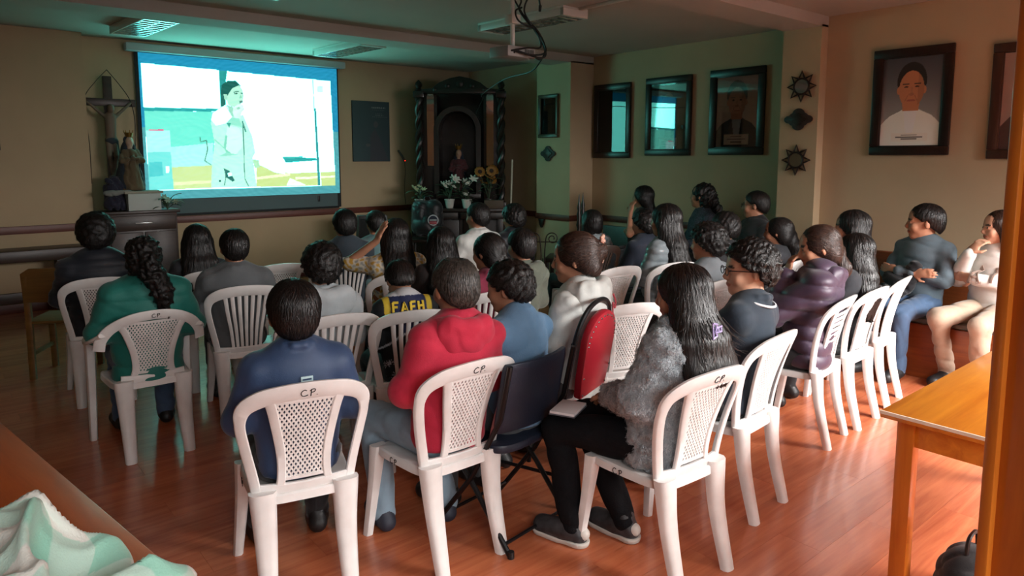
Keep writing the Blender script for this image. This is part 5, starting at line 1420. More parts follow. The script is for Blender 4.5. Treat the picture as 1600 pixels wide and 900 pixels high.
# ------------------------------------------------------------------ pictures
def glassy():
    if 'picture_glass' in MATS: return MATS['picture_glass']
    m = bpy.data.materials.new('picture_glass'); MATS['picture_glass'] = m; m.use_nodes = True
    N = m.node_tree.nodes; L = m.node_tree.links; N.clear()
    o = N.new('ShaderNodeOutputMaterial'); mx = N.new('ShaderNodeMixShader'); a = N.new('ShaderNodeBsdfTransparent'); g = N.new('ShaderNodeBsdfGlossy'); f = N.new('ShaderNodeFresnel')
    g.inputs['Roughness'].default_value = 0.02; f.inputs['IOR'].default_value = 1.6
    L.new(f.outputs[0], mx.inputs[0]); L.new(a.outputs[0], mx.inputs[1]); L.new(g.outputs[0], mx.inputs[2]); L.new(mx.outputs[0], o.inputs[0])
    return m
def bust(bg0, bg1, skin_c, hair_c, cloth_c, shirt_c, plate=None, hair_h=0.18, seed=0, bald=False):
    def fn(u, v):
        H = lambda h: np.array([int(h[i:i + 2], 16) / 255 for i in (0, 2, 4)])
        c = H(bg0)[None, None] * (1 - v[..., None]) + H(bg1)[None, None] * v[..., None]
        uf, vf = u, v; u = (u - 0.5) / 1.18 + 0.5; V = (v * 1.4 - 0.7) / 1.18 + 0.66; cx, cy = 0.5, 0.86
        def put(m, h, k=1.0): c[m] = c[m] * (1 - k) + H(h) * k
        put(inpoly(u, V, [(0.02, 0), (0.03, 0.30), (0.20, 0.47), (0.40, 0.56), (0.60, 0.56), (0.80, 0.47), (0.97, 0.30), (0.98, 0)]), cloth_c)
        put(inpoly(u, V, [(0.40, 0.57), (0.60, 0.57), (0.56, 0.30), (0.50, 0.12), (0.44, 0.30)]), shirt_c)
        put(inpoly(u, V, [(0.39, 0.54), (0.61, 0.54), (0.63, 0.75), (0.37, 0.75)]), skin_c)
        put(ell(u, V, cx, cy + 0.07, 0.205, 0.25), hair_c)
        put(ell(u, V, cx, cy - 0.04, 0.175, 0.245), skin_c)
        for s in (-1, 1):
            put(ell(u, V, cx + 0.18 * s, cy - 0.05, 0.025, 0.05), skin_c)
            put(segm(u, V, cx + 0.04 * s, cy + 0.035, cx + 0.12 * s, cy + 0.035, 0.008), hair_c, 0.8)
            put(ell(u, V, cx + 0.075 * s, cy - 0.005, 0.030, 0.013), '2a1c18', 0.85)
            put(segm(u, V, cx + 0.05 * s, cy - 0.12, cx + 0.085 * s, cy - 0.19, 0.006), '5a3a2c', 0.4)
        put(segm(u, V, cx, cy - 0.02, cx + 0.01, cy - 0.10, 0.016), '7a5240', 0.35); put(ell(u, V, cx, cy - 0.105, 0.04, 0.018), '6e4636', 0.4)
        put(ell(u, V, cx, cy - 0.185, 0.065, 0.014), '7c4038', 0.8)
        put((ell(u, V, cx, cy - 0.04, 0.175, 0.245)) & (u > cx + 0.09), '3a2418', 0.18)
        u = uf
        if plate:
            m = (np.abs(u - 0.5) < plate[0]) & (v < plate[1]) & (v > plate[1] - plate[2]); put(m, plate[3])
            for k in range(3):
                vv = plate[1] - plate[2] * (0.25 + 0.25 * k); put((np.abs(u - 0.5) < plate[0] * (0.45 + 0.3 * (k == 1))) & (np.abs(v - vv) < 0.005), '4a4644')
        return np.clip(c * 1.28, 0, 0.95)
    return fn
M_print = mat('photo_print', 'ffffff', rough=0.6, attr='Col')
M_frame = wood('picture_frame_wood', '2b1a14', '170d0a', rough=0.35, axis='z')
def framed(name, label, cat, M, w, h, fw, fn, m=None, nx=80, ny=110, glass=True, depth=0.035, group=None, mat_w=0.0):
    """framed print facing local -Y, M places it"""
    t = thing(name, label, cat, group=group); t.matrix_world = M
    for i, (x0, x1, z0, z1) in enumerate([(-w / 2, w / 2, h / 2 - fw, h / 2), (-w / 2, w / 2, -h / 2, -h / 2 + fw), (-w / 2, -w / 2 + fw, -h / 2 + fw, h / 2 - fw), (w / 2 - fw, w / 2, -h / 2 + fw, h / 2 - fw)]):
        boxo('frame_bar', m or M_frame, t, x0, x1, -depth, 0.0, z0, z1, bevel=0.008)
    b = fw * 0.72
    for x0, x1, z0, z1 in [(-w / 2 + b, w / 2 - b, h / 2 - fw - 0.008, h / 2 - b), (-w / 2 + b, w / 2 - b, -h / 2 + b, -h / 2 + fw + 0.008), (-w / 2 + b, -w / 2 + fw + 0.008, -h / 2 + b, h / 2 - b), (w / 2 - fw - 0.008, w / 2 - b, -h / 2 + b, h / 2 - b)]:
        boxo('frame_slip', m or M_frame, t, x0, x1, -depth * 0.75, -0.006, z0, z1, bevel=0.003)
    obj('print', paint_mesh('print', w - 2 * fw, h - 2 * fw, nx, ny, fn), M_print, t, loc=(0, -0.010, 0))
    if glass: boxo('glass_pane', glassy(), t, -w / 2 + fw, w / 2 - fw, -0.0165, -0.0145, -h / 2 + fw, h / 2 - fw, bevel=0)
    return t
def on_right(X, y, z, tilt=0.0): return Matrix.Translation((X, y, z)) @ Matrix.Rotation(math.radians(-90), 4, 'Z') @ Matrix.Rotation(tilt, 4, 'X')
PG = 'framed portraits on the right wall'
CAP = (0.30, 0.19, 0.15, 'b9b2a6')
framed('framed_portrait', 'leftmost of the three dark framed portraits, its glass mirroring the screen', 'picture', on_right(7.31, 6.57, 2.175), 0.66, 1.0, 0.075, bust('3c3a38', '2e2f32', '8a5f48', '1a1614', '22242a', '8a8d90', (0.22, 0.16, 0.12, '9a968c')), group=PG)
framed('framed_portrait', 'middle of the three dark framed portraits, its glass mirroring the screen', 'picture', on_right(7.31, 5.63, 2.20), 0.71, 0.985, 0.075, bust('4a4846', '3a3c40', '7a5644', '3a3634', '39463e', '7d8880', (0.25, 0.18, 0.13, '9a968c')), group=PG)
framed('framed_portrait', 'dark framed portrait of a grey-haired man in a black suit with a caption card', 'picture', on_right(7.31, 4.655, 2.21), 0.72, 0.99, 0.085, bust('a89c92', 'a2978d', 'a07560', '55504c', '202026', '8a9aa3', CAP), group=PG)
framed('framed_portrait', 'large dark framed portrait of a man with a white wrap', 'picture', on_right(6.995, 2.66, 2.195), 0.68, 0.97, 0.08, bust('9a9690', '34343a', '9a6446', '1c1614', 'c4bfb6', 'c9c4bc', (0.30, 0.15, 0.09, 'bdb8af')), nx=110, ny=150, group=PG, glass=False)
framed('framed_portrait', 'brown framed portrait half hidden by the wooden post', 'picture', on_right(6.995, 1.71, 2.155), 0.64, 0.955, 0.075, bust('7a655c', '7d685f', '8a5f48', '2a201c', '3a2620', 'a9a49c', CAP), m=wood('brown_frame_wood', '4a2c20', '331c13', axis='z'), group=PG, glass=False)
framed('framed_picture', 'dark picture frame cut by the left edge of the photo', 'picture', Matrix.Translation((0.28, 9.245, 2.22)), 0.80, 0.92, 0.08, bust('4a4540', '3a3632', '6a5040', '2a2420', '2c2a28', '5a5650'), glass=False)
def pale_figure(u, v):
    c = np.zeros(u.shape + (3,)); c[:] = (0.62, 0.66, 0.58)
    V = v * 1.6
    c[inpoly(u, V, [(0.18, 0.2), (0.30, 0.75), (0.45, 0.95), (0.62, 0.75), (0.85, 0.2)])] = (0.78, 0.78, 0.72)
    c[ell(u, V, 0.47, 1.05, 0.11, 0.15)] = (0.36, 0.30, 0.26); c[ell(u, V, 0.44, 1.03, 0.065, 0.10)] = (0.60, 0.48, 0.38)
    c[inpoly(u, V, [(0.36, 0.3), (0.42, 0.8), (0.5, 0.8), (0.55, 0.3)])] = (0.62, 0.62, 0.60)
    c[(v < 0.10)] = (0.72, 0.72, 0.66)
    return c
framed('framed_print', 'small wooden framed print of a pale robed figure on the pilaster', 'picture', on_right(6.865, 7.37, 2.26), 0.40, 0.60, 0.04, pale_figure, m=wood('old_frame_wood', '4a3a24', '33260f', axis='z'))
def dark_poster(u, v):
    c = np.zeros(u.shape + (3,)); c[:] = (0.13, 0.22, 0.24)
    c += 0.05 * (1 - u)[..., None] * np.array([0.4, 1, 0.9])
    c[inpoly(u, v, [(0.45, 0.0), (0.48, 0.45), (0.60, 0.55), (0.72, 0.40), (0.95, 0.02)])] = (0.20, 0.22, 0.25)
    c[ell(u, v, 0.62, 0.62, 0.06, 0.055)] = (0.26, 0.27, 0.28); c[ell(u, v, 0.40, 0.27, 0.06, 0.03)] = (0.28, 0.30, 0.30)
    for vv, a, b, g in ((0.895, 0.50, 0.90, 0.42), (0.905, 0.52, 0.88, 0.45), (0.86, 0.5, 0.86, 0.3), (0.80, 0.62, 0.82, 0.36), (0.775, 0.6, 0.84, 0.34), (0.745, 0.5, 0.95, 0.32)):
        c[(np.abs(v - vv) < 0.006) & (u > a) & (u < b) & (np.sin(u * 120 + vv * 50) > -0.5)] = (g, g + 0.05, g + 0.05)
    return c
po = thing('poster', 'dark blue-green canvas poster right of the screen', 'poster', (5.215, 9.495, 2.065))
boxo('panel', mat('poster_board', '1d2f33', rough=0.7), po, -0.31, 0.31, -0.02, 0.0, -0.445, 0.445, bevel=0.003)
obj('print', paint_mesh('poster', 0.61, 0.88, 90, 130, dark_poster), mat('poster_print', 'ffffff', rough=0.45, attr='Col'), po, loc=(0, -0.0215, 0))

# star mirrors and plaques on the pilaster
M_iron = mat('dark_bronze', '2e211b', rough=0.45, metal=0.4)
M_mirror = mat('mirror_glass', 'c8d0d0', rough=0.04, metal=1.0)
def star_mirror(label, y, z, s=0.145):
    t = thing('star_mirror', label, 'mirror', group='star mirrors on the pilaster'); t.matrix_world = on_right(6.866, y, z)
    MB().sweep([(0, -0.012, 0), (0, -0.018, 0)], s * 0.50, sides=28).build('mirror_disc', M_mirror, t)
    MB().sweep([(s * 0.53 * math.cos(a), -0.015, s * 0.53 * math.sin(a)) for a in np.linspace(0, 2 * math.pi, 29)], 0.010, sides=6, caps=False).build('ring', M_iron, t)
    for k in range(8):
        a = math.pi / 4 * k + math.pi / 2; r0 = s * 0.55; d = 0.40
        P = [(r0 * math.cos(a - d), -0.012, r0 * math.sin(a - d)), (s * 1.03 * math.cos(a), -0.012, s * 1.03 * math.sin(a)), (r0 * math.cos(a + d), -0.012, r0 * math.sin(a + d))]
        MB().sweep(P, 0.010, sides=6).build('ray', M_iron, t)
    return t
star_mirror('upper eight-pointed star mirror on the near pilaster', 3.645, 2.395)
star_mirror('lower eight-pointed star mirror on the near pilaster', 3.67, 1.66)
def plaque(label, X, y, z, s):
    pts = []
    for a in np.linspace(0, 2 * math.pi, 48, endpoint=False):
        q = 0.72 + 0.16 * abs(math.cos(2 * a)) ** 0.8 + (0.34 * max(0, abs(math.cos(a)) - 0.93) / 0.07)
        pts.append((s * q * math.cos(a), s * q * math.sin(a)))
    t = thing('wall_plaque', label, 'plaque'); t.matrix_world = on_right(X, y, z)
    MB().prism(pts, -0.018, 0.0, 'y').build('plate', mat('rust_bronze', '33221c', rough=0.6, noise=0.4, nscale=40, bump=0.5, bscale=60), t, bevel=0.003)
    MB().prism([(x * 0.6, y_ * 0.6) for x, y_ in pts], -0.026, -0.017, 'y').build('boss', M_iron, t, bevel=0.003)
    return t
plaque('dark lozenge plaque between the two star mirrors', 6.868, 3.665, 2.07, 0.125)
plaque('small dark plaque below the framed print on the far pilaster', 6.868, 7.38, 1.735, 0.125)

# ------------------------------------------------------------------ altar cabinet in the corner
M_alt = wood('altar_wood', '21150f', '130b08', rough=0.38, axis='z')
al = thing('altar_cabinet', 'tall dark carved altar cabinet with arched niche and side mirrors in the corner', 'cabinet', (6.10, 8.45, 0), math.radians(-40))
boxo('base', M_alt, al, -0.66, 0.66, 0.0, 0.50, 0.0, 0.90, bevel=0.01)
boxo('worktop', M_alt, al, -0.70, 0.70, -0.30, 0.50, 0.90, 0.95, bevel=0.01)
for s in (-1, 1):
    boxo('base_door', M_alt, al, min(s * 0.03, s * 0.60), max(s * 0.03, s * 0.60), -0.02, 0.0, 0.12, 0.84, bevel=0.008)
    MB().lathe([(0.002, 0), (0.016, 0.004), (0.018, 0.012), (0.002, 0.02)], sides=12).build('knob', M_iron, al, loc=(s * 0.07, -0.02, 0.5), rot=(math.pi / 2, 0, 0))
    boxo('table_leg', M_alt, al, s * 0.66 - 0.03, s * 0.66 + 0.03, -0.28, -0.22, 0.0, 0.90, bevel=0.006)
boxo('back_panel', M_alt, al, -0.64, 0.64, 0.42, 0.48, 0.95, 2.66, bevel=0.004)
for s in (-1, 1):
    x0, x1 = sorted((s * 0.34, s * 0.64))
    boxo('side_panel', M_alt, al, x0, x1, 0.06, 0.42, 0.95, 2.60, bevel=0.006)
    # twisted column
    m = MB()
    for k in range(2):
        m.sweep([(s * 0.60 + 0.028 * math.cos(z * 16 + k * math.pi), 0.02 + 0.028 * math.sin(z * 16 + k * math.pi), z) for z in np.linspace(1.0, 2.55, 70)], 0.034, sides=8)
    m.build('twisted_column', M_alt, al)
    boxo('column_base', M_alt, al, s * 0.60 - 0.075, s * 0.60 + 0.075, -0.05, 0.09, 0.95, 1.03, bevel=0.01)
    boxo('capital', M_alt, al, s * 0.60 - 0.075, s * 0.60 + 0.075, -0.05, 0.09, 2.54, 2.64, bevel=0.012)
    MB().lathe([(0.05, 0), (0.06, 0.02), (0.03, 0.04), (0.055, 0.08), (0.045, 0.12), (0.004, 0.16)], sides=16).build('finial', M_alt, al, loc=(s * 0.60, 0.02, 2.64))
    arch = [(-0.052, 0), (0.052, 0)] + [(0.052 * math.cos(a), 1.0 + 0.052 * math.sin(a)) for a in np.linspace(0, math.pi, 12)]
    o = MB().prism(arch, 0.0, 0.012, 'y').build('side_mirror', M_mirror, al, loc=(s * 0.435, 0.045, 1.56)); o['label'] = 'narrow arched side mirror'
ring = lambda r, n=24: [(r * math.cos(a), r * math.sin(a)) for a in np.linspace(0, math.pi, n)]
R1, R0, zb = 0.345, 0.27, 2.08
arc = [(x, zb + z) for x, z in ring(R1)] + [(-R1, 1.15), (-R0, 1.15)] + [(x, zb + z) for x, z in ring(R0)][::-1] + [(R0, 1.15), (R1, 1.15)]
MB().prism(arc, -0.02, 0.40, 'y').build('niche_arch', M_alt, al, loc=(-0.04, 0, 0))
boxo('niche_floor', M_alt, al, -0.36, 0.30, -0.02, 0.42, 1.08, 1.15, bevel=0.006)
cr = [(x * 1.0, z) for x, z in ((-0.62, 2.60), (0.62, 2.60), (0.60, 2.66), (0.40, 2.68), (0.30, 2.76), (0.15, 2.82), (0, 2.85), (-0.15, 2.82), (-0.30, 2.76), (-0.40, 2.68), (-0.60, 2.66))]
MB().prism(cr, -0.02, 0.10, 'y').build('crest', M_alt, al, bevel=0.008)
for x, z, r in ((0, 2.74, 0.05), (-0.18, 2.71, 0.035), (0.18, 2.71, 0.035), (-0.36, 2.655, 0.026), (0.36, 2.655, 0.026)):
    MB().lathe([(0.001, 0), (r * 0.7, 0.006), (r, 0.018), (r * 0.5, 0.026), (0.001, 0.03)], sides=14).build('carved_rosette', M_alt, al, loc=(x, -0.015, z), rot=(math.pi / 2, 0, 0))
for s in (-1, 1): boxo('drawer', M_alt, al, min(s * .02, s * .64), max(s * .02, s * .64), -0.31, -0.29, 0.80, 0.895, bevel=0.006)

AM = Matrix.Translation((6.10, 8.45, 0)) @ Matrix.Rotation(math.radians(-40), 4, 'Z')
def AP(x, y, z): return AM @ Vector((x, y, z))

def statue(name, label, loc, rz, h, robe, mantle, skin_m, crown=None, arms=True):
    t = thing(name, label, 'statue', loc, rz); k = h
    P = [cap((0, 0, 0.05 * k), (0, 0, 0.55 * k), 0.20 * k, 0.10 * k, 0.05), elp((0, 0, 0.62 * k), (0.13 * k, 0.09 * k, 0.10 * k), None, 0.05), pln((0, 0, 0.0), (0, 0, -1))]
    if arms:
        for s in (1, -1): P += [cap((0.12 * k * s, 0, 0.66 * k), (0.16 * k * s, -0.06 * k, 0.50 * k), 0.045 * k, 0.05 * k, 0.03), cap((0.16 * k * s, -0.06 * k, 0.50 * k), (0.03 * k * s, -0.14 * k, 0.55 * k), 0.05 * k, 0.035 * k, 0.03)]
    obj('robe', sdf_mesh('robe', P, max(0.008, 0.018 * k), folds(int(h * 100), 0.02 * k, 0.09 * k, 4, (2, 2, .3))), robe, t)
    obj('head', sdf_mesh('head', [elp((0, -0.01 * k, 0.82 * k), (0.062 * k, 0.07 * k, 0.085 * k), None, 0.02), cap((0, 0, 0.68 * k), (0, 0, 0.78 * k), 0.04 * k, None, 0.02), cap((0, -0.075 * k, 0.83 * k), (0, -0.085 * k, 0.81 * k), 0.012 * k, None, 0.01)], max(0.006, 0.012 * k)), skin_m, t)
    if mantle is not None:
        P = [elp((0, 0.03 * k, 0.84 * k), (0.085 * k, 0.07 * k, 0.10 * k), None, 0.03), cap((0, 0.05 * k, 0.70 * k), (0, 0.07 * k, 0.10 * k), 0.12 * k, 0.24 * k, 0.05), elp((0, -0.10 * k, 0.82 * k), (0.07 * k, 0.10 * k, 0.10 * k), None, 0.02, 's'), elp((0, -0.20 * k, 0.4 * k), (0.14 * k, 0.22 * k, 0.5 * k), None, 0.03, 's'), pln((0, 0, 0.01), (0, 0, -1))]
        obj('mantle', sdf_mesh('mantle', P, max(0.008, 0.018 * k), folds(int(h * 90), 0.02 * k, 0.1 * k, 4, (2, 2, .3))), mantle, t)
    if crown:
        m = MB().lathe([(0.05 * k, 0), (0.055 * k, 0.02 * k), (0.07 * k, 0.07 * k), (0.055 * k, 0.075 * k), (0.04 * k, 0.02 * k)], (0, 0, 0.90 * k), 14)
        m.build('crown', crown, t)
        for a in range(7): MB().sweep([(0.065 * k * math.cos(a * .9), 0.065 * k * math.sin(a * .9), 0.97 * k), (0.075 * k * math.cos(a * .9), 0.075 * k * math.sin(a * .9), 1.02 * k)], [0.008 * k, 0.003 * k], sides=5).build('crown_point', crown, t)
    return t
M_porc = mat('painted_plaster_skin', 'a5836e', rough=0.5); M_gold = mat('aged_gold', '8a6a30', rough=0.35, metal=0.8)
statue('statue', 'robed statue seated in the arched niche of the altar cabinet', AP(-0.04, 0.2, 1.15), math.radians(-40), 0.72, cloth('maroon_brocade', '4a1c22'), cloth('midnight_blue_velvet', '141c2e'), M_porc, M_gold)

M_leaf = mat('dull_green_leaf', '3d4f38', rough=0.6, noise=0.4, nscale=20)
M_petal = mat('white_petal', 'c9cbc0', rough=0.6); M_pot = mat('white_glazed_pot', 'b9bab2', rough=0.35)
def leaf_mesh(L=0.12, W=0.04):
    V = []; F = []
    for i in range(6):
        t = i / 5; w = W * math.sin(math.pi * min(0.98, t * 0.92 + 0.06)); z = 0.35 * L * t * (1 - t) * 2
        V += [(-w / 2, t * L, z - 0.006), (0, t * L, z), (w / 2, t * L, z - 0.006)]
    for i in range(5): F += [(3 * i, 3 * i + 1, 3 * i + 4, 3 * i + 3), (3 * i + 1, 3 * i + 2, 3 * i + 5, 3 * i + 4)]
    return raw_mesh('leaf', V, F)
LEAF = leaf_mesh()
def flower_mesh(n, r, cup=0.4):
    P = [elp((0, 0, 0), (r * 0.22, r * 0.22, r * 0.2), None, 0.004)]
    for k in range(n):
        a = 2 * math.pi * k / n
        P.append(elp((0.55 * r * math.cos(a), 0.55 * r * math.sin(a), cup * r * 0.4), (0.5 * r, 0.26 * r, 0.10 * r), rotz(a) @ roty(-cup), 0.004))
    return sdf_mesh('flower', P, r * 0.11)
FLW = flower_mesh(6, 0.05); SUN = flower_mesh(12, 0.085, 0.15)
SUNC = MB().lathe([(0.002, -0.004), (0.034, -0.002), (0.032, 0.014), (0.002, 0.020)], sides=14).mesh('seed_disc')
def bouquet(name, label, loc, flower, fm, n, spread, height, pot=True, seed=0, centre=None, leaves=16, fs=1.0, potm=None, cat='plant'):
    r = np.random.RandomState(seed); t = thing(name, label, cat, loc)
    if pot:
        MB().lathe([(0.045, 0), (0.055, 0.02), (0.07, 0.11), (0.076, 0.115), (0.076, 0.13), (0.06, 0.13), (0.055, 0.05)], sides=20).build('pot', potm or M_pot, t)
    z0 = 0.11 if pot else 0.0; stem = MB()
    for i in range(n):
        a = r.uniform(0, 6.28); d = spread * r.uniform(0.2, 1); p = Vector((d * math.cos(a), d * math.sin(a), z0 + height * r.uniform(0.6, 1.0)))
        stem.sweep([(0, 0, z0), tuple(p * 0.5 + Vector((0, 0, z0 * .5))), tuple(p)], 0.004, sides=5)
        f = obj('flower', flower, fm, t, loc=tuple(p), rot=(r.uniform(0.5, 1.2), 0, r.uniform(-0.7, 0.7))); f.scale = (fs,) * 3
        if centre:
            c = obj('seed_disc', SUNC, centre, f)
    stem.build('stems', M_leaf, t)['kind'] = 'stuff'
    for i in range(leaves):
        a = r.uniform(0, 6.28); d = spread * r.uniform(0.0, 0.6)
        lf = obj('leaf', LEAF, M_leaf, t, loc=(d * math.cos(a), d * math.sin(a), z0 + height * r.uniform(0.05, 0.75)), rot=(r.uniform(-0.3, 0.7), 0, a - math.pi / 2)); lf.scale = (r.uniform(0.8, 1.5),) * 3
    return t
bouquet('flower_pot', 'white flower pot with white lilies left of the altar centre', AP(-0.15, -0.16, 0.95), FLW, M_petal, 6, 0.15, 0.30, seed=3, fs=1.2)
bouquet('flower_pot', 'white watering-can pot with small pale flowers on the altar', AP(0.10, -0.18, 0.95), FLW, M_petal, 5, 0.11, 0.12, seed=5, fs=0.7)
bouquet('flower_arrangement', 'tall spray of white flowers below the niche statue', AP(0.0, -0.05, 1.12), FLW, M_petal, 6, 0.20, 0.26, seed=8, pot=False, fs=1.5)
bouquet('flower_arrangement', 'pale lilies in a vase at the left corner of the altar', AP(-0.58, -0.18, 0.95), FLW, mat('cream_green_petal', 'a9b08a', rough=0.6), 5, 0.12, 0.20, seed=9, fs=1.0)
M_sun = mat('sunflower_petal', '7d5518', rough=0.6)
bouquet('sunflower_vase', 'vase of sunflowers on the right of the altar', AP(0.42, -0.10, 0.95), SUN, M_sun, 6, 0.14, 0.45, seed=4, centre=mat('sunflower_disc', '2a170c', rough=0.8), potm=mat('dark_vase', '2a211c', rough=0.4), fs=1.0)
boxo('wooden_box', mat('brown_box_wood', '4a3a2c', rough=0.6), None, 0, 0.28, 0, 0.16, 0, 0.12)
wb = bpy.data.objects['wooden_box']; wb.matrix_world = AM @ Matrix.Translation((0.36, -0.29, 0.95)); tag(wb, 'brown wooden box on the altar in front of the sunflowers', 'box')
bd = MB().box(-0.012, 0.012, 0, 0.10, 0, 0.95).build('white_board', mat('pale_board', 'b8b9a8', rough=0.7), None, bevel=0.002)
bd.matrix_world = AM @ Matrix.Translation((0.735, 0.02, 0.70)) @ Matrix.Rotation(0.03, 4, 'Y'); tag(bd, 'narrow pale board standing upright beside the altar cabinet', 'board')
st_ = MB().box(-0.05, 0.13, -0.02, 0.14, 0, 0.70).build('side_stand', M_alt, None, bevel=0.004); st_.matrix_world = AM @ Matrix.Translation((0.76, 0.0, 0.0)); tag(st_, 'small dark wooden stand under the pale board', 'stand')

# black backpack with logo in front of the altar
bp_ = thing('backpack', 'black backpack with a round white and red badge in front of the altar', 'backpack', tuple(AP(-0.42, -0.62, 0.56)), math.radians(-40))
obj('bag', sdf_mesh('bag', [cap((-0.09, 0, 0.16), (-0.09, 0, 0.42), 0.14, 0.13, 0.05), cap((0.09, 0, 0.16), (0.09, 0, 0.42), 0.14, 0.13, 0.05), elp((0, -0.10, 0.18), (0.16, 0.08, 0.14), None, 0.03), pln((0, 0, 0.0), (0, 0, -1))], 0.012, folds(5, 0.012, 0.12)), cloth('black_nylon', '0c0e14', rough=0.5), bp_)
MB().sweep([(0.10, -0.170, 0.27), (0.10, -0.180, 0.27)], 0.075, sides=24).build('badge', mat('badge_white', 'a9adb0', rough=0.5), bp_)
MB().sweep([(0.10, -0.180, 0.27), (0.10, -0.184, 0.27)], 0.060, sides=24).build('badge_field', mat('badge_navy', '1a2233', rough=0.5), bp_)
boxo('badge_band', mat('badge_red', '9a4a50', rough=0.5), bp_, 0.05, 0.15, -0.188, -0.182, 0.215, 0.255, bevel=0.002)
boxo('badge_stripe', mat('badge_white', 'a9adb0', rough=0.5), bp_, 0.05, 0.15, -0.188, -0.182, 0.265, 0.28, bevel=0.002)
MB().sweep([(-0.05, 0, 0.53), (-0.03, 0, 0.58), (0.03, 0, 0.58), (0.05, 0, 0.53)], 0.010, sides=6).build('grab_handle', M_black, bp_)
stl = thing('stool', 'dark wooden stool under the black backpack', 'stool', tuple(AP(-0.42, -0.62, 0.0)), math.radians(-40))
boxo('seat', M_alt, stl, -0.24, 0.24, -0.18, 0.18, 0.52, 0.56)
for a in (-1, 1):
    for b in (-1, 1): boxo('leg', M_alt, stl, a * 0.20 - 0.02, a * 0.20 + 0.02, b * 0.14 - 0.02, b * 0.14 + 0.02, 0, 0.52)

# loudspeaker near the front wall
sp = thing('loudspeaker', 'black wedge loudspeaker on a stand near the front wall', 'speaker', (4.62, 8.45, 0.0), math.radians(-20))
MB().prism([(-0.15, 0.0), (0.15, 0.0), (0.15, 0.30), (0.02, 0.42), (-0.15, 0.42)], -0.19, 0.19, 'x').build('cabinet', M_black, sp, bevel=0.008, loc=(0, 0, 0.50))
boxo('grille', mat('speaker_grille', '1c1e20', rough=0.8, bump=0.6, bscale=300), sp, -0.17, 0.17, -0.160, -0.150, 0.52, 0.88, bevel=0.003)
MB().sweep([(0, 0, 0.02), (0, 0, 0.5)], 0.03, sides=12).build('stand_pole', M_black, sp)
MB().lathe([(0.2, 0), (0.2, 0.015), (0.03, 0.03)], sides=24).build('stand_base', M_black, sp)

# handset hanging on the wall
wh_ = thing('wall_handset', 'small dark handset with a red light hanging on the front wall', 'handset', (5.72, 9.46, 1.70))
MB().sweep([(-0.06, 0, 0.09), (0.0, -0.01, 0.0), (0.05, 0, -0.08)], [(0.016, 0.012), (0.02, 0.014), (0.018, 0.012)], sec=RSEC).build('handle', mat('grey_handle', '4a4f4e', rough=0.5), wh_)
MB().lathe([(0.002, 0), (0.009, 0.003), (0.002, 0.008)], sides=10).build('indicator', mat('red_indicator', 'ff2a1a', rough=0.3, emit=3.0), wh_, loc=(0.045, -0.016, -0.07), rot=(math.pi / 2, 0, 0))
cable('cord', [(0.05, 0, -0.08), (0.07, 0.02, -0.25), (0.05, 0.02, -0.5), (0.07, 0.025, -0.74)], 0.004, parent=wh_)

# ------------------------------------------------------------------ sideboard with crucifix at left
sb = thing('sideboard', 'dark brown wooden sideboard in front of the wall left of the screen', 'sideboard', (1.92, 8.98, 0))
boxo('carcass', M_darkwood, sb, -0.36, 0.36, -0.16, 0.20, 0.06, 1.05, bevel=0.004)
boxo('top', M_darkwood, sb, -0.39, 0.39, -0.19, 0.22, 1.05, 1.085, bevel=0.006)
boxo('plinth', M_darkwood, sb, -0.34, 0.34, -0.14, 0.18, 0.0, 0.06, bevel=0.002)
boxo('drawer', M_darkwood, sb, -0.34, 0.34, -0.178, -0.16, 0.86, 1.03, bevel=0.005)
for s in (-1, 1):
    d = boxo('door', M_darkwood, sb, min(s * .01, s * .34), max(s * .01, s * .34), -0.178, -0.16, 0.09, 0.84, bevel=0.005)
    boxo('handle', M_metal, d, s * 0.05 - 0.006, s * 0.05 + 0.006, -0.195, -0.178, 0.52, 0.62, bevel=0.003)
boxo('drawer_pull', M_metal, sb, -0.09, 0.09, -0.196, -0.178, 0.94, 0.952, bevel=0.003)
bx_ = MB().box(-0.17, 0.17, -0.10, 0.10, 0, 0.19).build('white_box', mat('white_carton', 'b6bdb8', rough=0.7), None, bevel=0.004, loc=(1.95, 8.93, 1.085)); tag(bx_, 'flat white box on the sideboard below the statue', 'box')
lid = MB().box(-0.20, 0.20, -0.11, 0.16, 0, 0.03).build('wooden_tray', mat('pale_tray', '8f8b7c', rough=0.6), None, bevel=0.004, loc=(1.95, 8.95, 1.275)); tag(lid, 'pale tray lying on the white box under the statue', 'tray')

cz = thing('crucifix', 'large dark wooden crucifix with draped ribbon left of the screen', 'crucifix', (1.735, 9.33, 1.085))
boxo('upright', M_darkwood, cz, -0.045, 0.045, -0.02, 0.03, 0.0, 1.53, bevel=0.004)
boxo('crossbar', M_darkwood, cz, -0.26, 0.28, -0.025, 0.025, 1.19, 1.275, bevel=0.004)
boxo('foot', M_darkwood, cz, -0.10, 0.10, -0.08, 0.08, 0.0, 0.06, bevel=0.004)
P = [cap((0, -0.05, 0.80), (0, -0.06, 1.06), 0.050, 0.062, 0.03, S=(1, 1.4, 1)), elp((0.01, -0.085, 1.16), (0.036, 0.042, 0.05), None, 0.01), cap((0, -0.06, 1.06), (0, -0.075, 1.13), 0.02, None, 0.02)]
for s in (1, -1): P += [cap((0.055 * s, -0.055, 1.07), (0.14 * s, -0.05, 1.15), 0.022, 0.017, 0.015), cap((0.14 * s, -0.05, 1.15), (0.22 * s, -0.04, 1.23), 0.017, 0.013, 0.01), cap((0.03 * s, -0.05, 0.80), (0.035 * s, -0.09, 0.62), 0.036, 0.027, 0.02), cap((0.035 * s, -0.09, 0.62), (0.01 * s, -0.05, 0.42), 0.026, 0.018, 0.015), cap((0.01 * s, -0.05, 0.42), (0.01 * s, -0.08, 0.37), 0.016, 0.012, 0.01)]
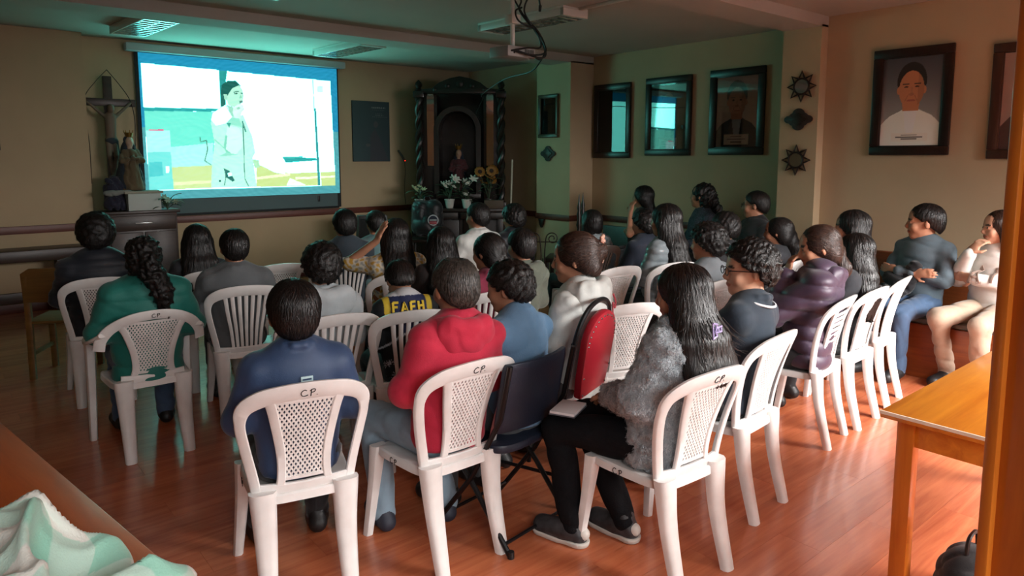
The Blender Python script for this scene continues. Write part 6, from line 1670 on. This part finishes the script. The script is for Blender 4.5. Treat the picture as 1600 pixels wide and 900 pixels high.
obj('figure', sdf_mesh('figure', P, 0.007), mat('aged_flesh_paint', '6b5a4a', rough=0.6), cz)
obj('loincloth', sdf_mesh('loincloth', [elp((0, -0.055, 0.79), (0.066, 0.05, 0.05), None, 0.02), cap((0.05, -0.07, 0.78), (0.06, -0.07, 0.66), 0.018, None, 0.02)], 0.007), cloth('dark_loincloth', '2c3038'), cz)
for pts in ([(0, -0.03, 1.60), (-0.12, -0.03, 1.46), (-0.24, -0.03, 1.27), (-0.235, -0.03, 1.0), (-0.22, -0.03, 0.7), (-0.225, -0.03, 0.3)], [(0, -0.03, 1.60), (0.12, -0.03, 1.44), (0.22, -0.03, 1.27), (0.26, -0.03, 1.05), (0.25, -0.03, 0.75), (0.26, -0.03, 0.55)]):
    P = spline(pts, 6); MB().sweep([tuple(p) for p in P], [(0.010, 0.003)] * len(P), sec=RSEC).build('ribbon', mat('brown_ribbon', '3a3028', rough=0.8), cz)
statue('statue', 'crowned robed statue on the sideboard in front of the crucifix', (1.87, 9.05, 1.305), 0.2, 0.68, cloth('old_gold_brocade', '5c4a32'), cloth('dark_blue_cape', '15202c'), mat('pale_plaster', 'b49c88', rough=0.5), M_gold)
cl_ = thing('draped_cloth', 'dark blue and purple cloth heaped beside the statue', 'cloth', (1.70, 9.0, 1.085))
obj('fabric', sdf_mesh('fabric', [elp((0, 0, 0.08), (0.14, 0.12, 0.12), None, 0.03), elp((-0.03, 0.02, 0.26), (0.11, 0.09, 0.16), None, 0.05), elp((0.05, 0.05, 0.20), (0.13, 0.10, 0.12), None, 0.05), pln((0, 0, 0), (0, 0, -1))], 0.010, folds(31, 0.03, 0.08, 5)), cloth('indigo_cloth', '1f1f33'), cl_)
obj('pale_fold', sdf_mesh('pale_fold', [cap((-0.12, -0.10, 0.20), (0.12, -0.13, 0.22), 0.035, 0.02, 0.02), elp((-0.05, -0.11, 0.20), (0.08, 0.03, 0.03), None, 0.02)], 0.008, folds(32, 0.01, 0.05, 3)), cloth('grey_lace', '7b7d78'), cl_)
bouquet('flower_arrangement', 'pale dried flowers on the right end of the sideboard', (2.20, 8.90, 1.085), FLW, mat('dusty_petal', '8f9a86', rough=0.7), 7, 0.10, 0.14, seed=12, pot=False, fs=0.8, leaves=20)

# long dark bench along the front wall at left
bn = thing('long_bench', 'long dark wooden bench along the wall at far left', 'bench', (-0.1, 8.98, 0))
boxo('seat_plank', M_darkwood, bn, -1.45, 1.45, -0.16, 0.22, 0.60, 0.72, bevel=0.006)
boxo('stretcher', M_darkwood, bn, -1.40, 1.40, 0.06, 0.10, 0.14, 0.25, bevel=0.004)
for x in (-1.2, 0.1, 1.2):
    MB().prism([(-0.14, 0), (-0.06, 0), (0, 0.10), (0.06, 0), (0.20, 0), (0.16, 0.60), (-0.10, 0.60)], x - 0.03, x + 0.03, 'x').build('trestle', M_darkwood, bn)

# wooden school chair, empty, at far left
wc_ = thing('wooden_chair', 'empty pale wooden chair at the far left beside the person in navy', 'chair', (0.80, 6.45, 0), math.radians(-30))
M_pale = wood('honey_wood', '8a6432', '6b4a22', rough=0.45, axis='x')
boxo('seat', M_pale, wc_, -0.20, 0.20, -0.20, 0.20, 0.43, 0.455, bevel=0.008)
MB().prism([(-0.19, 0.60), (0.19, 0.60), (0.20, 0.82), (0.14, 0.86), (-0.14, 0.86), (-0.20, 0.82)], -0.215, -0.195, 'y').build('backrest', M_pale, wc_, bevel=0.006)
for x in (-0.17, 0.17):
    MB().sweep([(x, -0.19, 0.0), (x, -0.185, 0.44), (x, -0.20, 0.80)], [(0.018, 0.022)] * 3, sec=RSEC).build('back_leg', M_pale, wc_)
    MB().sweep([(x, 0.18, 0.0), (x, 0.17, 0.43)], [(0.018, 0.022)] * 2, sec=RSEC).build('front_leg', M_pale, wc_)
    boxo('stretcher', M_pale, wc_, x - 0.012, x + 0.012, -0.18, 0.17, 0.18, 0.21)

# carved high-back chair and iron stand near the far pilaster
cc_ = thing('carved_chair', 'dark carved chair with a spired back post near the far pilaster', 'chair', (6.05, 6.2, 0), math.radians(38))
boxo('seat', M_alt, cc_, -0.24, 0.24, -0.22, 0.22, 0.42, 0.47, bevel=0.01)
for x in (-0.21, 0.21):
    P = [(0.03, 0), (0.03, 0.5), (0.022, 0.52), (0.034, 0.56), (0.024, 0.62), (0.030, 0.80), (0.020, 0.84), (0.034, 0.88), (0.020, 0.94), (0.030, 1.0), (0.018, 1.05), (0.026, 1.09), (0.012, 1.15), (0.003, 1.25)]
    MB().lathe(P, sides=12).build('spire_post', M_alt, cc_, loc=(x, -0.20, 0))
    boxo('front_leg', M_alt, cc_, x - 0.025, x + 0.025, 0.16, 0.21, 0, 0.42, bevel=0.005)
MB().prism([(-0.19, 0.55), (0.19, 0.55), (0.19, 0.82), (0.10, 0.90), (0, 0.96), (-0.10, 0.90), (-0.19, 0.82)], -0.215, -0.185, 'y').build('back_panel', M_alt, cc_, bevel=0.006)
ir = thing('iron_stand', 'wrought iron scroll stand in front of the far pilaster', 'stand', (5.55, 6.05, 0), math.radians(-40))
def spiral(cx_, cz_, r0, turns, s=1): return [(cx_ + s * r0 * (1 - 0.75 * t) * math.cos(turns * 6.28 * t), 0, cz_ + r0 * (1 - 0.75 * t) * math.sin(turns * 6.28 * t)) for t in np.linspace(0, 1, 40)]
for s in (-1, 1):
    MB().sweep(spiral(0.11 * s, 0.74, 0.075, 1.6, -s), 0.007, sides=6).build('scroll', M_iron, ir)
    MB().sweep([tuple(p) for p in spline([(0.035 * s, 0, 0.74), (0.02 * s, 0, 0.5), (0.05 * s, 0, 0.2), (0.18 * s, 0, 0.0)], 6)], 0.008, sides=6).build('leg', M_iron, ir)
MB().sweep([(-0.2, 0, 0.70), (0.2, 0, 0.70)], 0.007, sides=6).build('crossbar', M_iron, ir)
MB().sweep([tuple(p) for p in spline([(0, 0.02, 0.5), (0, 0.08, 0.2), (0, 0.20, 0.0)], 6)], 0.008, sides=6).build('leg', M_iron, ir)
br_ = thing('wall_bracket', 'small bracket under the dado rail on the far pilaster', 'bracket', (6.855, 7.5, 0.74))
MB().prism([(-0.06, 0.06), (0.06, 0.06), (0.035, -0.02), (0, -0.07), (-0.035, -0.02)], -0.02, 0.02, 'x').build('plate', M_iron, br_, bevel=0.004)

# ------------------------------------------------------------------ benches on the right
M_bench = wood('bench_wood', '9a4f22', '78381a', rough=0.4, axis='y')
b1 = thing('bench', 'built-in orange-brown wooden bench along the right wall', 'bench', (0, 0, 0))
boxo('base', M_bench, b1, 5.80, 6.40, 0.1, 2.78, 0.0, 0.42, bevel=0.006)
boxo('back_panel', M_bench, b1, 6.40, 6.46, 0.1, 3.38, 0.0, 0.875, bevel=0.006)
boxo('cushion', cloth('grey_bench_pad', '6d6860'), b1, 5.82, 6.38, 0.12, 2.76, 0.42, 0.46, bevel=0.012)
b2 = thing('bench', 'dark wooden bench under the three portraits', 'bench', (0, 0, 0))
boxo('base', M_darkwood, b2, 6.30, 6.85, 3.90, 6.30, 0.0, 0.42, bevel=0.006)
boxo('back_panel', M_darkwood, b2, 6.85, 6.90, 3.90, 6.30, 0.0, 0.80, bevel=0.006)

# ------------------------------------------------------------------ folding chair and red vinyl chair
M_pad = mat('navy_vinyl', '20293a', rough=0.45, noise=0.1, bump=0.1, bscale=120)
M_blkm = mat('black_painted_steel', '15171a', rough=0.35, metal=0.3)
fc = thing('folding_chair', 'dark navy padded metal folding chair under the man in light blue', 'chair', (1.98, 2.43, 0), math.radians(8))
bk = []
for k in range(9):
    a = (k - 4) / 4 * 0.19; bk.append((a, -0.185 + 1.0 * a * a, 0))
m = MB(); sec = [(x, -0.20 + 0.9 * x * x) for x in np.linspace(-0.205, 0.205, 13)]
for zi, (z, dy) in enumerate(((0.52, 0.02), (0.56, 0.012), (0.80, -0.035), (0.835, -0.04))):
    for x, y in sec: m.V.append((x * (0.96 if zi in (0, 3) else 1), y + dy - 0.012, z))
    for x, y in sec: m.V.append((x * (0.96 if zi in (0, 3) else 1), y + dy + 0.012, z))
n_ = 13
for zi in range(3):
    for k in range(n_ - 1):
        a = zi * 26 + k; b = a + 26; m.F.append((a, a + 1, b + 1, b)); m.F.append((a + 13, b + 13, b + 14, a + 14))
    a = zi * 26; m.F.append((a, a + 26, a + 39, a + 13)); a = zi * 26 + 12; m.F.append((a, a + 13, a + 39, a + 26))
for k in range(n_ - 1): m.F.append((k, k + 13, k + 14, k + 1)); a = 78 + k; m.F.append((a, a + 1, a + 14, a + 13))
m.build('backrest', M_pad, fc, bevel=0.004)
m = MB(); m.prism([(x * 0.21, y * 0.20 + 0.01) for x, y in [(math.copysign(abs(math.cos(a)) ** .5, math.cos(a)), math.copysign(abs(math.sin(a)) ** .5, math.sin(a))) for a in np.linspace(0, 2 * math.pi, 40, endpoint=False)]], 0.425, 0.465, 'z')
m.build('seat', M_pad, fc, bevel=0.012)
for s in (-1, 1):
    x = 0.215 * s
    MB().sweep([(x, -0.245, 0.84), (x, -0.19, 0.60), (x, -0.02, 0.30), (x, 0.22, 0.0)], 0.012, sides=8).build('frame_tube', M_blkm, fc)
    MB().sweep([(x * 0.96, 0.16, 0.43), (x * 0.96, -0.03, 0.24), (x * 0.96, -0.24, 0.0)], 0.012, sides=8).build('rear_leg', M_blkm, fc)
    for p in ((x, 0.22, 0.0), (x * 0.96, -0.24, 0.0)): MB().sweep([p, (p[0], p[1], 0.03)], 0.015, sides=10).build('foot_cap', M_black, fc)
MB().sweep([(-0.206, -0.20, 0.045), (0.206, -0.20, 0.045)], 0.008, sides=8).build('crossbar', M_blkm, fc)
MB().sweep([(-0.215, 0.17, 0.06), (0.215, 0.17, 0.06)], 0.008, sides=8).build('crossbar', M_blkm, fc)

M_redv = mat('red_vinyl', 'a01e2c', rough=0.35, noise=0.12, nscale=5)
rc = thing('vinyl_chair', 'red vinyl padded chair with black tube frame under the woman in white', 'chair', (2.39, 2.58, 0), math.radians(20))
m = MB(); m.prism([(x * 0.21, y * 0.20 + 0.01) for x, y in [(math.copysign(abs(math.cos(a)) ** .6, math.cos(a)), math.copysign(abs(math.sin(a)) ** .6, math.sin(a))) for a in np.linspace(0, 2 * math.pi, 40, endpoint=False)]], 0.42, 0.475, 'z')
m.build('seat', M_redv, rc, bevel=0.016)
bpoly = [(-0.15, 0.50), (0.15, 0.50), (0.17, 0.60), (0.175, 0.78)] + [(0.175 * math.cos(a), 0.78 + 0.14 * math.sin(a)) for a in np.linspace(0.15, math.pi - 0.15, 14)] + [(-0.175, 0.78), (-0.17, 0.60)]
ba = MB().prism(bpoly, -0.020, 0.020, 'y').build('backrest', M_redv, rc, bevel=0.010, loc=(0, -0.165, 0.05), rot=(0.16, 0, 0))
stud = MB().lathe([(0.001, 0), (0.006, 0.001), (0.004, 0.004), (0.001, 0.005)], sides=8).mesh('stud')
for i in range(0, len(bpoly)):
    x, z = bpoly[i]; z2 = 0.70 + (z - 0.70) * 0.90
    obj('stud', stud, M_metal, ba, loc=(x * 0.90, -0.020, z2), rot=(math.pi / 2, 0, 0))
hoop = [(-0.19, 0.19, 0.0), (-0.20, 0.18, 0.43)]
lp = spline([(-0.195, -0.215, 0.0), (-0.195, -0.19, 0.43), (-0.20, -0.23, 0.70), (-0.19, -0.265, 0.88), (-0.12, -0.285, 0.975), (0, -0.29, 1.005), (0.12, -0.285, 0.975), (0.19, -0.265, 0.88), (0.20, -0.23, 0.70), (0.195, -0.19, 0.43), (0.195, -0.215, 0.0)], 7)
MB().sweep([tuple(p) for p in lp], 0.0125, sides=10).build('back_hoop', M_blkm, rc)
for s in (-1, 1):
    MB().sweep([(0.19 * s, 0.20, 0.0), (0.18 * s, 0.17, 0.42)], 0.012, sides=10).build('front_leg', M_blkm, rc)
    MB().sweep([(0.19 * s, 0.185, 0.16), (0.195 * s, -0.20, 0.16)], 0.009, sides=8).build('side_stretcher', M_blkm, rc)
    for z in (0.62, 0.82): MB().sweep([(0.165 * s, -0.19 - (z - .6) * .25, z), (0.198 * s, -0.22 - (z - .7) * .2, z)], 0.010, sides=8).build('back_clip', M_blkm, rc)
MB().sweep([tuple(p) for p in spline([(-0.185, -0.19, 0.41), (0, -0.205, 0.405), (0.185, -0.19, 0.41)], 5)], 0.011, sides=8).build('seat_rail', M_blkm, rc)

# ------------------------------------------------------------------ tables, blanket, post in the foreground
tb = thing('wooden_table', 'orange varnished wooden table at right with a pale edge strip', 'table', (2.71, 1.07, 0))
boxo('tabletop', M_orange, tb, 0.0, 1.6, -0.80, 0.0, 0.722, 0.75, bevel=0.004)
boxo('edge_strip', mat('pale_edge_strip', 'e8ddc8', rough=0.4), tb, -0.004, 0.002, -0.80, 0.0, 0.738, 0.7505, bevel=0)
boxo('apron', M_orange, tb, 0.06, 0.085, -0.74, -0.06, 0.62, 0.722, bevel=0.002)
boxo('apron', M_orange, tb, 0.06, 1.54, -0.085, -0.06, 0.62, 0.722, bevel=0.002)
boxo('apron', M_orange, tb, 0.06, 1.54, -0.74, -0.715, 0.62, 0.722, bevel=0.002)
for x in (0.045, 1.495):
    for y in (-0.105, -0.755): boxo('leg', M_orange_z, tb, x, x + 0.06, y, y + 0.06, 0.0, 0.722, bevel=0.003)
lt = thing('wooden_table', 'orange wooden table at lower left under the mint blanket', 'table', (0.275, 2.34, 0), math.radians(9.3))
M_lt = wood('red_orange_wood', 'd06a2c', 'b3521e', rough=0.35, scale=0.9, axis='y', coat=0.2)
boxo('top_plank', M_lt, lt, -0.245, 0.0, -1.15, 1.05, 0.72, 0.75, bevel=0.003)
boxo('top_plank', M_lt, lt, -0.50, -0.248, -1.15, 1.05, 0.72, 0.75, bevel=0.003)
boxo('top_plank', M_lt, lt, -0.75, -0.503, -1.15, 1.05, 0.72, 0.75, bevel=0.003)
for x in (-0.045, -0.725): boxo('apron', M_lt, lt, x - 0.012, x + 0.012, -1.08, 0.98, 0.62, 0.72, bevel=0.002)
for x in (-0.09, -0.72):
    for y in (-1.09, 0.93): boxo('leg', M_orange_z, lt, x, x + 0.06, y, y + 0.06, 0.0, 0.72, bevel=0.003)
# crumpled blanket: a folded sheet with raised pleats
def blanket_mesh():
    n = 130; u, v = np.meshgrid(np.linspace(-1, 1, n), np.linspace(-1, 1, n))
    x = u * 0.30 + 0.035 * np.sin(v * 5 + 1) + 0.02 * np.sin(9 * v + 4 * u); y = v * 0.36 + 0.03 * np.sin(u * 6 + 0.5) + 0.018 * np.sin(11 * u - 3 * v)
    rr = np.clip(1 - np.maximum(np.abs(u), np.abs(v)) ** 4, 0, 1)
    r = np.random.RandomState(3); z = np.zeros_like(u)
    for _ in range(8):
        a = r.uniform(0, math.pi); f = r.uniform(3.0, 6.5); ph = r.uniform(0, 6.28); w = 1.3 * np.sin(1.7 * (u * math.sin(a) - v * math.cos(a)) + ph)
        z += 0.034 * (1 - np.abs(np.sin((u * math.cos(a) + v * math.sin(a)) * f * 0.5 + ph + w))) ** 1.6
    z = 0.010 + rr * (z * 1.15 + 0.02)
    # shift folds sideways so that they lean over
    x = x + 0.35 * (z - 0.05); 
    V = np.stack([x, y, z], -1).reshape(-1, 3)
    i = np.arange(n - 1)[:, None] * n + np.arange(n - 1)[None]
    Fq = np.stack([i, i + 1, i + n + 1, i + n], -1).reshape(-1, 4)
    Fq = Fq[:, ::1]
    cu = (np.floor((u + 1.04) * 3.1) % 2).astype(int); cv_ = (np.floor((v + 1.1) * 3.4 + 0.3 * np.sin(2 * u)) % 2).astype(int)
    mint = np.array([0.62, 0.86, 0.78]); white = np.array([0.93, 0.95, 0.92]); mid = (mint * 0.5 + white * 0.5)
    c = np.where(((cu + cv_) == 2)[..., None], mint, np.where(((cu + cv_) == 1)[..., None], mid, white))
    me = raw_mesh('blanket', V, Fq); set_col(me, c.reshape(-1, 3)); return me
bl = obj('blanket', blanket_mesh(), mat('mint_check_fleece', 'ffffff', rough=0.95, attr='Col', bump=0.5, bscale=160, bdist=0.004, sheen=0.3), None, loc=(0.08, 1.69, 0.751), rot=(0, 0, 0.5))
bl.scale = (0.72, 0.72, 1.0)
tag(bl, 'crumpled mint and white checked fleece blanket on the lower left table', 'blanket')
so = bl.modifiers.new('thickness', 'SOLIDIFY'); so.thickness = 0.012; so.offset = 1.0

ps = thing('wooden_post', 'broad orange varnished wooden post at the right edge', 'post', (1.481, 0.382, 0), math.radians(-20))
boxo('shaft', M_orange_z, ps, 0.0, 0.22, -0.30, 0.0, 0.0, ZC, bevel=0.004)
boxo('corner_bead', M_orange_z, ps, -0.012, 0.012, -0.012, 0.012, 0.0, ZC, bevel=0.004)
bg = thing('black_bag', 'rounded black bag on the floor behind the wooden post', 'bag', (2.93, 0.80, 0))
bg.scale = (0.8,) * 3
obj('bag_body', sdf_mesh('bag_body', [elp((0, 0, 0.14), (0.19, 0.14, 0.17), None, 0.03), elp((0.04, 0, 0.08), (0.20, 0.15, 0.10), None, 0.05), pln((0, 0, 0.0), (0, 0, -1))], 0.010, folds(41, 0.012, 0.12)), cloth('black_canvas', '141416'), bg)
MB().sweep([tuple(p) for p in spline([(-0.08, 0, 0.28), (-0.05, 0, 0.36), (0.05, 0, 0.36), (0.08, 0, 0.28)], 5)], 0.010, sides=6).build('strap', M_black, bg)
nb_ = thing('notebook', 'white notebook on the lap of the woman in the fluffy grey coat', 'notebook', (2.10, 2.12, 0.60), math.radians(25))
nb_.scale = (0.8, 0.8, 1)
boxo('pages', mat('white_paper', 'd9dade', rough=0.7), nb_, -0.10, 0.10, -0.07, 0.07, 0.0, 0.012, bevel=0.002)
boxo('cover', mat('grey_cover', '5a5f68', rough=0.5), nb_, -0.103, 0.103, -0.073, 0.073, -0.004, 0.0, bevel=0)
